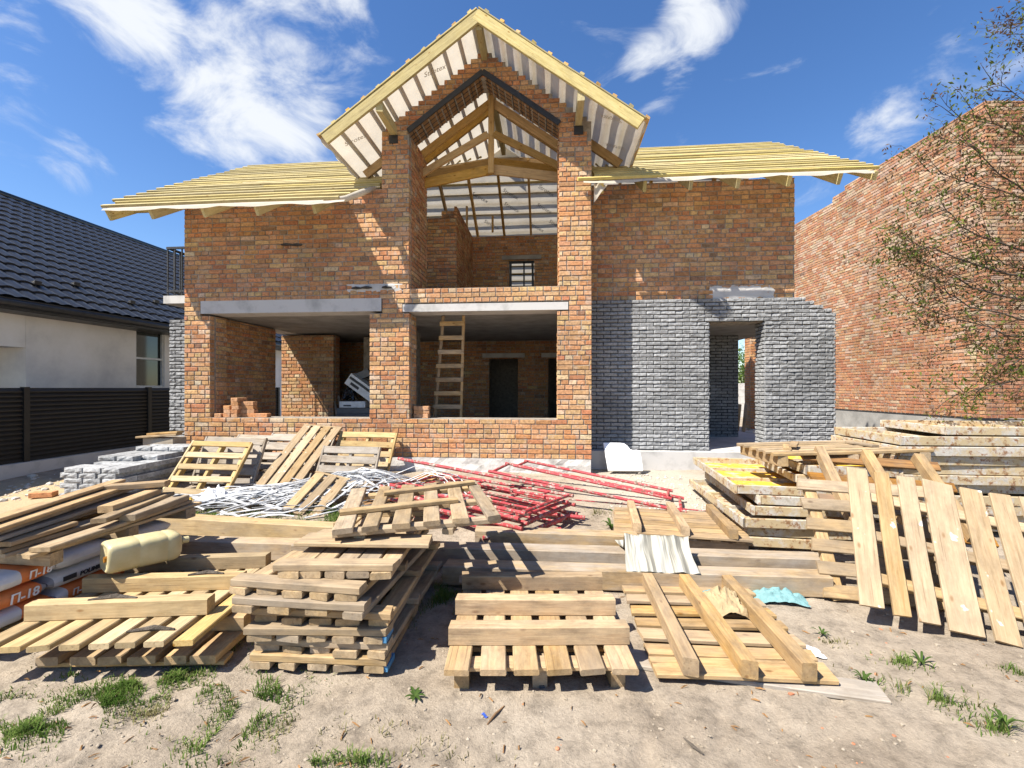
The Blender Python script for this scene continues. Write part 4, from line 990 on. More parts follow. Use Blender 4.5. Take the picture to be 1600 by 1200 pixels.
# crate-like pallet lying on the heaps, with boards
pp = [('deck_board', 1.50, .085, .03, (0, -.36+i*.144, .10+.016), rnd.uniform(-1.5, 1.5)) for i in range(6)]+[('bearer', .80, .09, .10, (x, 0, .05), 90) for x in (-.66, .0, .66)]
TP_ = pallet('long slatted pallet lying across both formwork heaps', TR((2.90, 4.98, ZF+.012), 0, -2, 2), pp, M_PALW)
for k, (x, y, rz, l) in enumerate([(-.46, -.10, 62, .34), (.32, -.05, 93, .36), (-.40, -.12, 57, .30)]):
    t = thing('loose_board', ['short reddish board lying slantwise on the long slatted pallet', 'short pale board lying across the long slatted pallet', 'thin batten lying beside the short reddish board on the long slatted pallet'][k], 'board', TP_.matrix_basis @ TR((x, y, .133+.03*(k == 2)+.013), 0, 0, rz), 'loose boards')
    board('plank', l, .075, .024, M_PALW if k == 1 else M_PAL, TR((0, 0, 0)), t)
# inverted pallet between the formwork and the leaning pallet
ip = [('deck_board', 1.15, .11, .026, (0, -.40+i*.27, .013), rnd.uniform(-1, 1)) for i in range(4)]+[('bearer', .92, .08, .09, (x, 0, .026+.045), 90) for x in (-.42, -.02, .40)]
M, L = lean((2.92, 3.96, .38), (3.02, 4.52, .78), 0, -3)
pallet('brown-edged pallet propped behind the large pale pallet against the formwork', M, ip, M_PAL, mats={'deck_board': M_PALB})
# pallet before the sand
pb1 = pal_parts(1.15, .85, 6, .10, nr=3, rw=.09, rh=.085)
pallet('pallet on the ground carrying the inverted pallet beside the sand', TR((1.22, 4.62, gh(1.2, 4.6)+.0), 0, 0, -6), pb1, M_PALW)
pb2 = [('deck_board', 1.18, .12, .026, (0, -.38+i*.15, .013), rnd.uniform(-1, 1)) for i in range(6)]+[('bearer', .88, .075, .085, (x, 0, .026+.042), 92) for x in (-.40, .02, .42)]
pallet('inverted pallet with three pale bearers beside the sand', TR((1.24, 4.60, gh(1.2, 4.6)+.112), 0, 0, -8), pb2, M_PAL)

# ---- squared beams
def beam(label, a, b, w, h, mat):
    a = Vector(a); b = Vector(b); c = (a+b)/2; t = thing('squared_beam', label, 'beam', Matrix.Translation((c.x, c.y, min(a.z, b.z))), 'long squared beams')
    o = beam_pts('timber', a-Vector((c.x, c.y, min(a.z, b.z)))+Vector((0, 0, h/2)), b-Vector((c.x, c.y, min(a.z, b.z)))+Vector((0, 0, h/2)), w, h, mat, t); return t
M_BEAM = mat_wood('beam_wood', (.31, .215, .115), (.44, .32, .19), (.18, .10, .05), grey=.65, dirt=.5)
M_BEAMN = mat_wood('beam_wood_new', (.40, .28, .14), (.53, .39, .22), (.22, .12, .05), grey=.3, dirt=.35)
def bz(x, y): return gz(x, y)+.002
beam('nearest long squared beam running to the right behind the middle pallets', (-.82, 3.47, bz(0, 3.5)), (2.04, 3.50, bz(0, 3.5)), .16, .145, M_BEAM)
beam('middle long squared beam of the three behind the middle pallets', (-1.0, 3.80, bz(0, 3.8)), (2.15, 3.80, bz(0, 3.8)), .17, .155, M_BEAM)
beam('farthest and shortest of the three squared beams behind the middle pallets', (-.70, 4.17, bz(0, 4.17)), (.78, 4.12, bz(0, 4.17)), .16, .165, M_BEAM)
beam('pale squared beam lying on the grass behind the yellow canister', (-4.15, 4.32, bz(0, 4.32)), (-1.95, 4.14, bz(0, 4.2)), .17, .165, M_BEAMN)
beam('grey squared beam lying just behind the yellow canister', (-3.75, 3.78, bz(0, 3.78)), (-1.72, 3.80, bz(0, 3.78)), .16, .15, M_BEAM)

# ---- red scaffold frames
def frame_spec(L, Wd, rungs=4, inner=True):
    t = [((-L/2, -Wd/2), (L/2, -Wd/2), .019), ((-L/2, Wd/2), (L/2, Wd/2), .019), ((-L/2+.05, -Wd/2), (-L/2+.05, Wd/2), .017), ((L/2-.05, -Wd/2), (L/2-.05, Wd/2), .017)]
    if inner:
        t += [((-L/2+.05, -Wd/2+.17), (L/2-.05, -Wd/2+.17), .012), ((-L/2+.05, Wd/2-.17), (L/2-.05, Wd/2-.17), .012)]
        for k in range(rungs):
            x = -L/2+.3+(L-.6)*k/(rungs-1); t += [((x, -Wd/2), (x, -Wd/2+.17), .011), ((x, Wd/2-.17), (x, Wd/2), .011)]
    return t
def scaff(label, M, L, Wd, inner=True):
    t = thing('scaffolding', label, 'scaffolding', M, 'red scaffold frames piled before the house')
    for a, b, r in frame_spec(L, Wd, 4, inner):
        q = MB(); q.tube([(*a, 0), ((a[0]+b[0])/2, (a[1]+b[1])/2, 0), (*b, 0)], r, 9); q.obj('tube', M_RED, t, smooth=False)
    return t
sl = ['lowest red scaffold frame of the pile', 'second red scaffold frame from below in the pile', 'third red scaffold frame from below in the pile', 'fourth red scaffold frame from below in the pile', 'fifth red scaffold frame from below in the pile', 'topmost red scaffold frame with ladder rungs in the pile']
cx_, cy_ = -.80, 4.98
for k in range(6):
    zc = gz(cx_, cy_)+.03+k*.047
    scaff(sl[k], TR((cx_+[.0, .04, -.05, .02, -.02, -.03][k], cy_+[0, .03, -.05, .04, .0, .04][k], zc), 0, 0, [-33, -35, -31, -34, -36, -33][k]), [1.9, 1.95, 1.85, 1.95, 1.9, 2.0][k], [.80, .86, .78, .84, .80, .86][k], k % 3 != 1)
zt = gz(cx_, cy_)+.03+6*.047
scaff('red scaffold frame resting on the pile and sloping down to the sand at its right', TR((.42, 5.52, gz(.4, 5.5)+.20), 0, 7.5, -14), 2.3, .62, False)
scaff('narrow red scaffold frame lying nearest the house wall, sloping right', TR((.52, 5.85, gz(.5, 5.9)+.19), 0, 7.5, -17), 2.0, .42, False)
tl = [((-1.95, 5.62, .62), (.15, 5.02, .40)), ((-1.15, 4.42, zt-.06), (-1.95, 5.0, zt-.02)), ((-.62, 4.08, .15), (.10, 3.98+.35, .17)), ((-2.05, 4.72, .16), (-1.35, 4.55, .17)), ((-2.1, 4.66, .16), (-1.4, 4.49, .16)), ((-2.02, 4.79, .165), (-1.3, 4.62, .17)), ((-.30, 4.86, .19), (.36, 4.74, .17)), ((.20, 5.30, .22), (1.75, 4.98, .20))]
tlab = ['long loose red tube lying across the far side of the scaffold pile', 'loose red tube across the left corner of the scaffold pile', 'loose red tube on the ground before the scaffold pile', 'nearest but one of the short pink tube ends left of the scaffold pile', 'nearest of the short pink tube ends left of the scaffold pile', 'farthest of the short pink tube ends left of the scaffold pile', 'short red tube poking from the right corner of the scaffold pile', 'thin pale bent rod on the sand at the right of the scaffold pile']
for k, (a, b) in enumerate(tl):
    a = Vector(a); b = Vector(b); t = thing('scaffold_tube', tlab[k], 'tube', Matrix.Translation(a), 'loose red scaffold tubes'); q = MB(); q.tube([(0, 0, 0), tuple((b-a)/2), tuple(b-a)], .021 if k < 7 else .008, 9); q.obj('tube', M_RED, t)

# ---- pallets leaning before the house wall (left)
def lean_pal(label, p0, p1, Wd, n, horiz, mat, yaw, bw=.1):
    M, L = lean(p0, p1, 0, yaw); ps = []
    if horiz:
        ps = [('deck_board', Wd, bw, .022, (0, -L/2+bw/2+(L-bw)*i/(n-1), .011), rnd.uniform(-1.2, 1.2)) for i in range(n)]+[('bearer', L, .045, .085, (x, 0, -.0425), 90) for x in (-Wd/2+.03, 0, Wd/2-.03)]
        ps += [('side_board', L, .03, .05, (s_*(Wd/2+.016), 0, .0), 90) for s_ in (-1, 1)]
    else:
        ps = [('deck_board', L, bw, .022, (-Wd/2+bw/2+(Wd-bw)*i/(n-1), 0, .011), 90+rnd.uniform(-1, 1)) for i in range(n)]+[('bearer', Wd, .045, .085, (0, y, -.0425), 0) for y in (-L/2+.04, 0, L/2-.04)]
        ps += [('top_board', Wd+.02, .03, .04, (0, L/2+.016, .0), 0)]
    return pallet(label, M, ps, mat, 'pallets leaning along the house wall')
g = .13
lean_pal('grey pallet leaning on the house wall behind the three pale ones', (-3.92, 6.30, .19), (-3.92, 6.86, .78), 1.0, 5, True, M_PALG, 2)
lean_pal('pale pallet with five level boards leaning beside the stacked grey blocks', (-4.60, 5.42, gz(0, 5.4)), (-4.62, 5.98, .76), .80, 5, True, M_PALN, 6, .085)
lean_pal('grey pallet standing behind the pale one beside the grey blocks', (-4.55, 5.86, gz(0, 5.9)), (-4.55, 6.16, .80), .84, 5, True, M_PALG, 4)
lean_pal('darkest grey pallet of the row, nearest the house corner', (-4.50, 6.15, gz(0, 6.1)), (-4.50, 6.80, .76), .9, 5, True, M_PALG, 2)
lean_pal('tall pale pallet with four upright boards leaning against the house wall', (-3.72, 5.80, gz(0, 5.8)), (-3.62, 6.86, .90), .62, 4, False, M_PALP, 3, .13)
lean_pal('orange-tan pallet with level boards leaning on the wall under the pillar', (-2.86, 6.40, .20), (-2.86, 6.88, .82), .86, 5, True, M_PALN, 3)
lean_pal('low grey pallet leaning in front of the orange-tan one under the pillar', (-2.90, 6.06, .18), (-2.90, 6.36, .66), .80, 4, True, M_PALG, 3, .11)
lean_pal('small pallet with three slats leaning on the scrap metal heap', (-2.82, 4.82, gz(0, 4.8)), (-2.70, 5.36, .42), .46, 3, False, M_PALP, 8, .12)
bp = [('deck_board', .95, .12, .022, (0, -.30+i*.2, .055), rnd.uniform(-2, 2)) for i in range(4)]+[('bearer', .75, .07, .045, (x, 0, .022), 90) for x in (-.38, .38)]
pallet('brown pallet lying behind the pink tube ends', TR((-1.85, 5.52, gz(-1.8, 5.5)+.06), 4, -9, 24), bp, M_PALB)

# ---- heap of metal strip scrap
M_STRIP = mat_noise('galvanised_scrap', (.36, .37, .38), (.74, .74, .74), 9, .42, .2, metal=.35)
q = MB(); r_ = random.Random(5)
def heap(x, y): return gz(x, y)+.24*math.exp(-((x+2.35)/.85)**2-((y-5.55)/.42)**2)+.07*math.exp(-((x+3.6)/.7)**2-((y-5.2)/.3)**2)
for k in range(330):
    if k < 190: x, y = r_.gauss(-2.45, .50), r_.gauss(5.5, .24); ang = r_.gauss(20, 22)
    else: x, y = r_.gauss(-3.7, .5), r_.gauss(5.15, .17); ang = r_.uniform(-30, 50)
    L = r_.uniform(.25, .9); w = r_.uniform(.004, .016); dx, dy = math.cos(R(ang))*L/2, math.sin(R(ang))*L/2; up_ = r_.uniform(.0, .06)
    pts = []
    for e in (-1, -.3, .35, 1):
        px_, py_ = x+dx*e+r_.uniform(-.02, .02), y+dy*e+r_.uniform(-.02, .02); pts.append(Vector((px_, py_, max(heap(px_, py_), gz(px_, py_))+.01+up_*(1-abs(e)*.4)+r_.uniform(0, .03))))
    nrm_ = Vector((-dy, dx, r_.uniform(-.3, .3)*L)).normalized()*w
    b0 = len(q.v)
    for p in pts: q.v += [tuple(p-nrm_), tuple(p+nrm_), tuple(p+nrm_+Vector((0, 0, .006))), tuple(p-nrm_+Vector((0, 0, .006)))]
    for i in range(3):
        for c_ in range(4): q.f.append([b0+i*4+c_, b0+i*4+(c_+1) % 4, b0+i*4+4+(c_+1) % 4, b0+i*4+4+c_]); q.m.append(0)
for k in range(5):
    a = Vector((r_.uniform(-2.9, -1.6), r_.uniform(5.3, 5.9), .38)); q.tube([a, a+Vector((.25, .1, .10)), a+Vector((.5, .05, .06)), a+Vector((.75, -.15, -.12))], .006, 5)
tag(q.obj('metal_scrap', M_STRIP), 'tangled heap of thin pale metal strips before the house wall', 'scrap metal', kind='stuff')

# ---- loose grey blocks stacked by the fence
def block_mesh(k):
    r = random.Random(k); q = MB(); nx_, nz_ = 5, 3; ln, h, dp = .245, .062, .115
    vs = []
    for j in range(nz_+1):
        for i in range(nx_+1):
            e = 1 if (0 < i < nx_ and 0 < j < nz_) else 0
            vs.append(((i/nx_-.5)*ln, -dp/2-.004-e*r.uniform(.002, .016), (j/nz_-.5)*h+(r.uniform(-.005, .005) if e else 0)))
    fs = [(j*(nx_+1)+i, j*(nx_+1)+i+1, (j+1)*(nx_+1)+i+1, (j+1)*(nx_+1)+i) for j in range(nz_) for i in range(nx_)]
    b0 = len(vs); vs += [(-ln/2, dp/2, -h/2), (ln/2, dp/2, -h/2), (ln/2, dp/2, h/2), (-ln/2, dp/2, h/2)]
    n1 = nx_+1; bot = list(range(n1)); top = [nz_*n1+i for i in range(n1)]; lf = [j*n1 for j in range(nz_+1)]; rt = [j*n1+nx_ for j in range(nz_+1)]
    fs += [tuple([b0+1, b0]+bot), tuple([b0+3, b0+2]+top[::-1]), tuple([b0, b0+3]+lf[::-1]), tuple([b0+2, b0+1]+rt), (b0, b0+1, b0+2, b0+3)]
    q.add(vs, fs); me = q.mesh('loose_block', M_STONE); f = r.uniform(.85, 1.25)
    at = me.attributes.new('tint', 'FLOAT_COLOR', 'FACE'); at.data.foreach_set('color', [c for _ in me.polygons for c in (.32*f, .32*f, .318*f, 1)]); return me
BMS = [block_mesh(k) for k in range(8)]
bx, by = -5.62, 5.02
nlay = 8
for k in range(nlay):
    z = gz(bx, 5.6)+.005+.032+k*.0645
    rowsn = 11
    for j in range(rowsn):
        y = by+.0625+j*.124
        # the heap steps up away from the viewer
        if k > 5+(j-1)*.28 + .3: continue
        for i in range(3):
            if 0 < i < 2 and 0 < j < rowsn-1 and k < 4: continue
            x = bx-.255+i*.255+(.03 if k % 2 else -.03)
            if k >= 5 and rnd.random() < .10 and not (k == 5 and j == 0): continue
            if i == 2: Mx = TR((x+rnd.uniform(-.008, .008), y, z), 0, 0, rnd.uniform(-1.2, 1.2)-3)
            else: Mx = TR((x+rnd.uniform(-.01, .01), y, z), 0, 0, rnd.uniform(-1.5, 1.5)-3)
            Mx.translation.x += -.04*(y-5)/1.3
            tag(link('loose_block', BMS[rnd.randrange(8)], None, Mx), 'grey split-face block in the %s course of the stepped stack beside the dark fence' % ('lowest', 'second', 'third', 'fourth', 'fifth', 'sixth', 'seventh', 'topmost')[k], 'block', 'grey blocks stacked beside the fence')
for k, (dx, dz, rz, l) in enumerate([(0, 0, 4, .62), (.05, .035, -6, .55)]):
    t = thing('loose_board', ['brown board lying on the back of the grey block stack', 'upper brown board lying aslant on the back of the grey block stack'][k], 'board', TR((-5.95+dx, 6.35+.06*k, .80+dz), 0, -4, rz), 'loose boards'); board('plank', l, .12, .03, M_PAL, TR((0, 0, 0)), t)
t = thing('timber_offcut', 'dark timber under the brown boards at the house corner', 'timber', (-5.95, 6.45, gz(0, 6.4)-.005)); board('block', .5, .25, .56, M_PALG, TR((0, 0, .285)), t)

# ---- bags on their pallet, boards on top
bpz = gh(-3.6, 2.9)
prt = [('bearer', 1.25, .09, .09, (0, y, .045), 0) for y in (-.34, 0, .34)]+[('deck_board', .80, .12, .024, (-.56+i*.16, 0, .102), 90) for i in range(8)]
pallet('pallet under the wrapped orange and white cement bags', TR((-3.57, 2.86, bpz), 0, 0, 90), prt, M_PALN)
M_BAGW = mat_noise('paper_white', (.55, .54, .53), (.70, .69, .68), 7, .6, .2); M_BAGO = mat_noise('paper_orange', (.62, .17, .045), (.78, .25, .08), 7, .55, .2); M_BAGG = mat_noise('paper_grey', (.22, .23, .25), (.32, .33, .35), 7, .6, .2)
def bag(label, cy, cz, ylen, bands, texts):
    """a filled paper bag; bands = (y0, y1, material index)"""
    t = thing('cement_bag', label, 'bag', Matrix.Translation((-3.52, cy, cz)), 'cement bags wrapped on the pallet')
    q = MB(); n = 24; m = 14; hx, hy, hz = .33, ylen/2, .055
    def fn(a, b):
        th = a*2*math.pi; yv = (b-.5)*2
        e = (1-abs(yv)**6)**.5 if abs(yv) < 1 else 0
        c_, s_ = math.cos(th), math.sin(th); x = hx*math.copysign(abs(c_)**.35, c_); z = hz*math.copysign(abs(s_)**.6, s_)*(.35+.65*e)
        w = .006*noise.noise(Vector((x*9, yv*4, z*30+cz*9)))
        return (x*(.97+.03*e)+w, yv*hy, hz+z+w)
    q.grid(n, m, fn)
    q.add([fn(i/n, 0) for i in range(n)], [tuple(range(n))]); q.add([fn(i/n, 1) for i in range(n)], [tuple(range(n))])
    for i, f in enumerate(q.f):
        yc = sum(q.v[k][1] for k in f)/len(f)+cy
        q.m[i] = next((mi for (y0, y1, mi) in bands if y0 <= yc < y1), 0)
    q.obj('bag_body', [M_BAGW, M_BAGO, M_BAGG], t, smooth=True)
    for (body, size, yc, dz, mat, sh) in texts:
        X_ = Vector((0, 1, 0)); Y_ = Vector((0, 0, 1)); Mx = Matrix((X_, Y_, X_.cross(Y_))).transposed().to_4x4(); Mx.translation = (.336, yc-cy, hz+dz)
        link('lettering', text_mesh(body, size, mat, sh, .0012), t, Mx)
z0 = bpz+.116
bag('lowest white and orange cement bag at the near end of the pallet', 2.42, z0, .44, [(2.2, 2.46, 0), (2.46, 2.8, 1)], [('П-18', .062, 2.545, 0, M_TEXT_W, .15)])
bag('lowest orange cement bag beside the yellow canister', 2.87, z0, .44, [(2.7, 3.2, 1)], [('П-18', .055, 2.79, .0, M_TEXT_W, .15)])
bag('middle orange cement bag with large white lettering', 2.37, z0+.108, .44, [(2.0, 2.555, 1), (2.555, 2.8, 2)], [('П-18', .075, 2.46, 0, M_TEXT_W, .15)])
bag('middle white cement bag with dark lettering and a dark mark', 2.82, z0+.108, .44, [(2.4, 2.62, 2), (2.62, 3.2, 0)], [('POLIMIN', .040, 2.86, 0, M_TEXT_D, .15)])
q = MB(); q.box((-3.187, 2.68, z0+.108+.045), (-3.182, 2.76, z0+.108+.075)); 
lo_ = q.obj('printed_mark', M_TEXT_D); lo_.parent = bpy.data.objects['cement_bag.003']; lo_.matrix_basis = bpy.data.objects['cement_bag.003'].matrix_basis.inverted()
bag('top white and orange cement bag at the near end of the pallet', 2.42, z0+.216, .44, [(2.2, 2.455, 0), (2.455, 2.62, 1)], [('П-18', .062, 2.545, 0, M_TEXT_W, .15)])
bag('top dusty cement bag beside the yellow canister', 2.87, z0+.216, .44, [], [])
bag('lowest cement bag at the far end of the pallet', 3.31, z0, .44, [(3.1, 3.3, 1)], [])
bag('middle cement bag at the far end of the pallet', 3.31, z0+.108, .44, [(3.3, 3.6, 1)], [])
bag('top cement bag at the far end of the pallet', 3.31, z0+.216, .44, [], [])
ZB = z0+.330
# pallet with boards on the bags
prt = [('deck_board', 1.25, .12, .024, (0, -.36+i*.18, .09), rnd.uniform(-.6, .6)) for i in range(5)]+[('bearer', .86, .09, .078, (x, 0, .039), 90) for x in (-.5, 0, .5)]
pallet('pallet of boards resting on the cement bags', TR((-3.47, 3.05, ZB), 0, 0, 88), prt, M_PALW)
zb = ZB+.104
bl_ = [(-3.10, 3.02, 0, 93, 1.15, .12, .028, 'W'), (-3.32, 3.05, 0, 90, 1.3, .13, .03, 'W'), (-3.62, 3.0, 0, 92, 1.2, .14, .03, 'G'),
       (-3.08, 3.28, 1, 99, .62, .10, .045, 'W'), (-3.28, 2.62, 1, 95, .42, .09, .028, 'P'), (-3.50, 3.1, 1, 96, 1.2, .13, .028, 'W'),
       (-3.16, 3.18, 2, 104, .80, .09, .032, 'W'), (-3.42, 2.86, 2, 101, 1.35, .12, .026, 'G'), (-3.66, 3.0, 2, 99, 1.3, .12, .026, 'W'),
       (-3.24, 3.22, 3, 100, .52, .10, .05, 'P'), (-3.46, 2.86, 3, 102, 1.45, .11, .026, 'W'), (-3.60, 2.9, 3, 103, 1.45, .11, .026, 'P'),
       (-3.42, 2.86, 4, 103, 1.45, .10, .024, 'P'), (-3.56, 2.86, 4, 103, 1.45, .10, .024, 'P'), (-3.50, 2.84, 5, 104, 1.40, .10, .024, 'P'), (-3.40, 3.42, 5, 24, .42, .09, .045, 'P')]
blab = ['weathered board at the yard edge, lowest layer of the board pile on the bags', 'weathered middle board of the lowest layer of the board pile on the bags', 'grey board of the lowest layer of the board pile on the bags', 'thick short board jutting towards the beams from the board pile', 'short pale board end at the near side of the board pile', 'long weathered board in the second layer of the board pile', 'slanting weathered board in the middle of the board pile', 'long grey board in the third layer of the board pile', 'long weathered board at the back of the third layer of the board pile', 'short thick pale block in the upper board pile', 'long weathered board under the four top planks of the board pile', 'long pale board under the top planks of the board pile', 'pale thin plank, near one of the pair below the top plank', 'pale thin plank, far one of the pair below the top plank', 'topmost long plank of the board pile on the bags', 'short pale board laid across the far end of the board pile']
for k, (x, y, lay, rz, L, w, th, mt) in enumerate(bl_):
    t = thing('loose_board', blab[k], 'board', TR((x, y, zb+.033*lay+.016+(.006 if lay else 0)), 0, -1.0 if lay > 2 else 0, rz), 'boards piled on the cement bags')
    board('plank', L, w, th, {'W': M_PALW, 'G': M_PALG, 'P': M_PAL}[mt], TR((0, 0, 0)), t)

# ---- yellow canister
m_, t_, b_ = new_mat('cream_plastic'); n_ = tex(t_, 6, 5, .6); lk(t_, ramp(t_, n_.outputs[0], [(.3, (.42, .35, .17)), (.7, (.55, .48, .28))]), b_.inputs['Base Color']); b_.inputs['Roughness'].default_value = .45; b_.inputs['Subsurface Weight'].default_value = .15; b_.inputs['Subsurface Radius'].default_value = (.03, .025, .01); M_JERRY = m_
JC = thing('plastic_canister', 'cream-yellow plastic canister lying on its side on the new pallet', 'canister', TR((-2.80, 2.87, gh(-2.4, 2.6)+.318+.094), 0, 2, 58) @ Matrix.Scale(.89, 4))
q = MB(); n = 28
prof = [(-.226, .55), (-.228, .72), (-.238, .80), (-.236, .88), (-.225, .955), (-.207, .99), (-.18, 1), (-.12, 1), (-.06, 1), (-.056, .985), (-.050, .985), (-.046, 1), (.0, 1), (.06, 1), (.110, 1), (.116, .98), (.125, .98), (.131, 1), (.165, .995), (.19, .95), (.21, .84), (.226, .62), (.232, .35)]
rings = []
for (x, s_) in prof:
    ring = []
    for k in range(n):
        a = 2*math.pi*k/n; c_, d_ = math.cos(a), math.sin(a)
        ring.append((x, .125*s_*math.copysign(abs(c_)**.42, c_), .108*s_*math.copysign(abs(d_)**.45, d_)))
    rings.append(ring)
b0 = 0
for ring in rings: q.v += ring
for i in range(len(rings)-1):
    for k in range(n): q.f.append([i*n+k, i*n+(k+1) % n, (i+1)*n+(k+1) % n, (i+1)*n+k]); q.m.append(0)
c0 = len(q.v); q.v.append((-.218, 0, 0)); 
for k in range(n): q.f.append([c0, (k+1) % n, k]); q.m.append(0)
c1 = len(q.v); q.v.append((.232, 0, 0))
for k in range(n): q.f.append([c1, (len(rings)-1)*n+k, (len(rings)-1)*n+(k+1) % n]); q.m.append(0)
q.obj('canister_body', M_JERRY, JC, smooth=True)
q = MB(); q.tube([(.225, -.06, .03), (.272, -.06, .03)], [.026, .026], 14); q.obj('screw_cap', M_JERRY, JC)
q = MB(); q.tube([(.20, .07, .0), (.255, .06, .0), (.26, .0, .0), (.225, -.03, .0)], .014, 8); q.obj('handle', M_JERRY, JC, smooth=True)
q = MB(); q.tube([(-.240, -.02, -.01), (-.222, -.02, -.01)], .022, 12); q.obj('dark_disc', M_PALB, JC)  # round dark brown disc on the base end

# ---- foam slab, sheet, rags
M, L = lean((1.14, 7.02, gz(1, 7)+.0), (1.12, 7.30, gz(1, 7)+.44), 0, 0)
XT = thing('foam_slab', 'broken white foam slab leaning against the grey block wall', 'slab', M)
pts = [(-.25, -.23), (.27, -.245), (.275, -.05), (.265, .08), (.22, .10), (.17, .095), (.12, .11), (.09, .17), (.04, .215), (-.03, .225), (-.28, .235)]
q = MB(); nn = len(pts); q.add([(x, y, 0) for x, y in pts]+[(x, y, .05) for x, y in pts], [tuple(range(nn-1, -1, -1)), tuple(nn+i for i in range(nn))]+[(i, (i+1) % nn, nn+(i+1) % nn, nn+i) for i in range(nn)]); q.obj('slab', M_XPS, XT)
m_, t_, b_ = new_mat('striped_sheet'); n_ = tex(t_, 3, 3, .5, 'Object', (14, .6, .6)); lk(t_, ramp(t_, n_.outputs[0], [(.40, (.17, .16, .13)), (.52, (.38, .36, .30)), (.7, (.50, .475, .41))]), b_.inputs['Base Color']); b_.inputs['Roughness'].default_value = .8
SH = thing('pleated_sheet', 'crumpled cream sheet with grey pleats hanging over the squared beams', 'sheet', (.82, 3.62, .14))
q = MB()
def shf(a, b):
    x = -.27+.56*a+.03*math.sin(b*4+a*2); s_ = b*.62
    if s_ < .24: y, z = .30-s_, .165+gz(0, 3.8)-.14+.012
    elif s_ < .40: y, z = .06-(s_-.24)*.55, .19-(s_-.24)*.5
    else: y, z = -.03-(s_-.40)*.85, .11-(s_-.40)*.50
    ph = a*26+4*noise.noise(Vector((a*5, b*1.5, 7))); f = .010*math.sin(ph)*(.3+abs(noise.noise(Vector((a*7, 3, 1))))*1.6)+.022*noise.noise(Vector((a*6, b*4, 2))); return (x*(1-.12*b*(1-a)), y-.6*f, z+.8*f+.022)
q.grid(64, 18, shf); q.obj('sheet', m_, SH, smooth=True, recalc=False)
def rag(label, c, rx_, ry_, h, col, seed, name='rag', cat='rag', mat=None):
    t = thing(name, label, cat, Vector((c[0], c[1], c[2])))
    q = MB()
    def fn(a, b):
        x, y = (a-.5)*2, (b-.5)*2; e = max(0, 1-(x*x+y*y)*.62); k = 1+.25*noise.noise(Vector((x*2, y*2, seed)))
        f = .55+.55*abs(noise.noise(Vector((x*2.2, y*2.2, seed+.5))))+.28*abs(noise.noise(Vector((x*6, y*5, seed+1.5)))); return (x*rx_*k+.012*noise.noise(Vector((x*5, y*5, seed+4))), y*ry_*k, .004+h*e*f)
    q.grid(40, 32, fn); q.obj('cloth', mat or mat_noise(label[:12], tuple(w*.62 for w in col), tuple(w*.9 for w in col), 9, .9, .5, .012), t, smooth=True, recalc=False); return t
p = PG(1213, 938); rag('crumpled teal rag on the soil right of the inverted pallet', (p.x, p.y, gh(p.x, p.y)), .19, .085, .09, (.22, .40, .40), 1)
p = PG(1172, 922); rag('crumpled white plastic wad beside the teal rag', (p.x, p.y+.05, gh(p.x, p.y)), .085, .05, .10, (.84, .85, .88), 2, 'plastic_wad', 'plastic')
t_c = P(1125, 925, 2.95); rag('torn tan cardboard lying on the inverted pallet with long bearers', (1.17, 3.12, gh(1, 3)+.062), .13, .16, .14, (.46, .34, .19), 3, 'torn_cardboard', 'cardboard')
rag('teal rag caught between the bearers of the inverted pallet', (.98+.13, 3.22, gh(1, 3)+.062), .06, .10, .07, (.16, .37, .40), 4)
p = PG(1262, 1015); rag('torn white scrap of paper by the right front pallet', (p.x, p.y, gh(p.x, p.y)), .07, .06, .03, (.85, .85, .86), 5, 'paper_scrap', 'paper')
rag('white and yellow plastic bag before the leaning pallets', (-4.05, 5.12, gz(0, 5.1)+.03), .22, .12, .20, (.80, .80, .80), 6, 'plastic_bag', 'plastic bag')
rag('yellow torn packaging beside the white plastic bag', (-4.32, 5.0, gz(0, 5.0)+.02), .10, .06, .10, (.70, .45, .08), 7, 'torn_packaging', 'packaging')
# small odds and ends
p = PG(845, 1068); t = thing('small_device', 'small dark grey gadget on the soil before the middle pallet', 'gadget', TR((p.x, p.y, gh(p.x, p.y)+.008), 0, 0, 20)); board('case', .045, .028, .014, mat_plain('grey_plastic', (.06, .065, .075), .35), TR((0, 0, 0), 0, 0, 90), t); board('cap', .02, .022, .012, M_BLACK, TR((0, .034, 0), 0, 0, 90), t)
p = PG(775, 1114); t = thing('stick', 'short dark stick on the bare soil', 'stick', TR((p.x, p.y, gh(p.x, p.y)+.008), 0, 0, 62)); q = MB(); q.tube([(-.07, 0, 0), (0, .004, .004), (.07, 0, .002)], [.004, .006, .003], 7); q.obj('twig', M_PALB, t)
p = PG(1083, 1165); t = thing('stick', 'curled dark strip of bark on the soil at the bottom right of centre', 'stick', TR((p.x, p.y, gh(p.x, p.y)+.006), 0, 0, 125)); q = MB(); q.tube([(-.05, 0, 0), (0, .008, .005), (.05, 0, .001)], [.003, .007, .002], 7); q.obj('twig', M_BARK, t)
p = PG(757, 1114); t = thing('plastic_scrap', 'tiny blue scrap beside the short stick', 'plastic', TR((p.x, p.y, gh(p.x, p.y)+.006), 0, 0, -30)); q = MB(); q.grid(4, 2, lambda a, b: ((a-.5)*.035, (b-.5)*.014, .006*math.sin(a*6))); q.obj('flake', mat_plain('blue_plastic', (.05, .11, .45), .4), t, recalc=False)
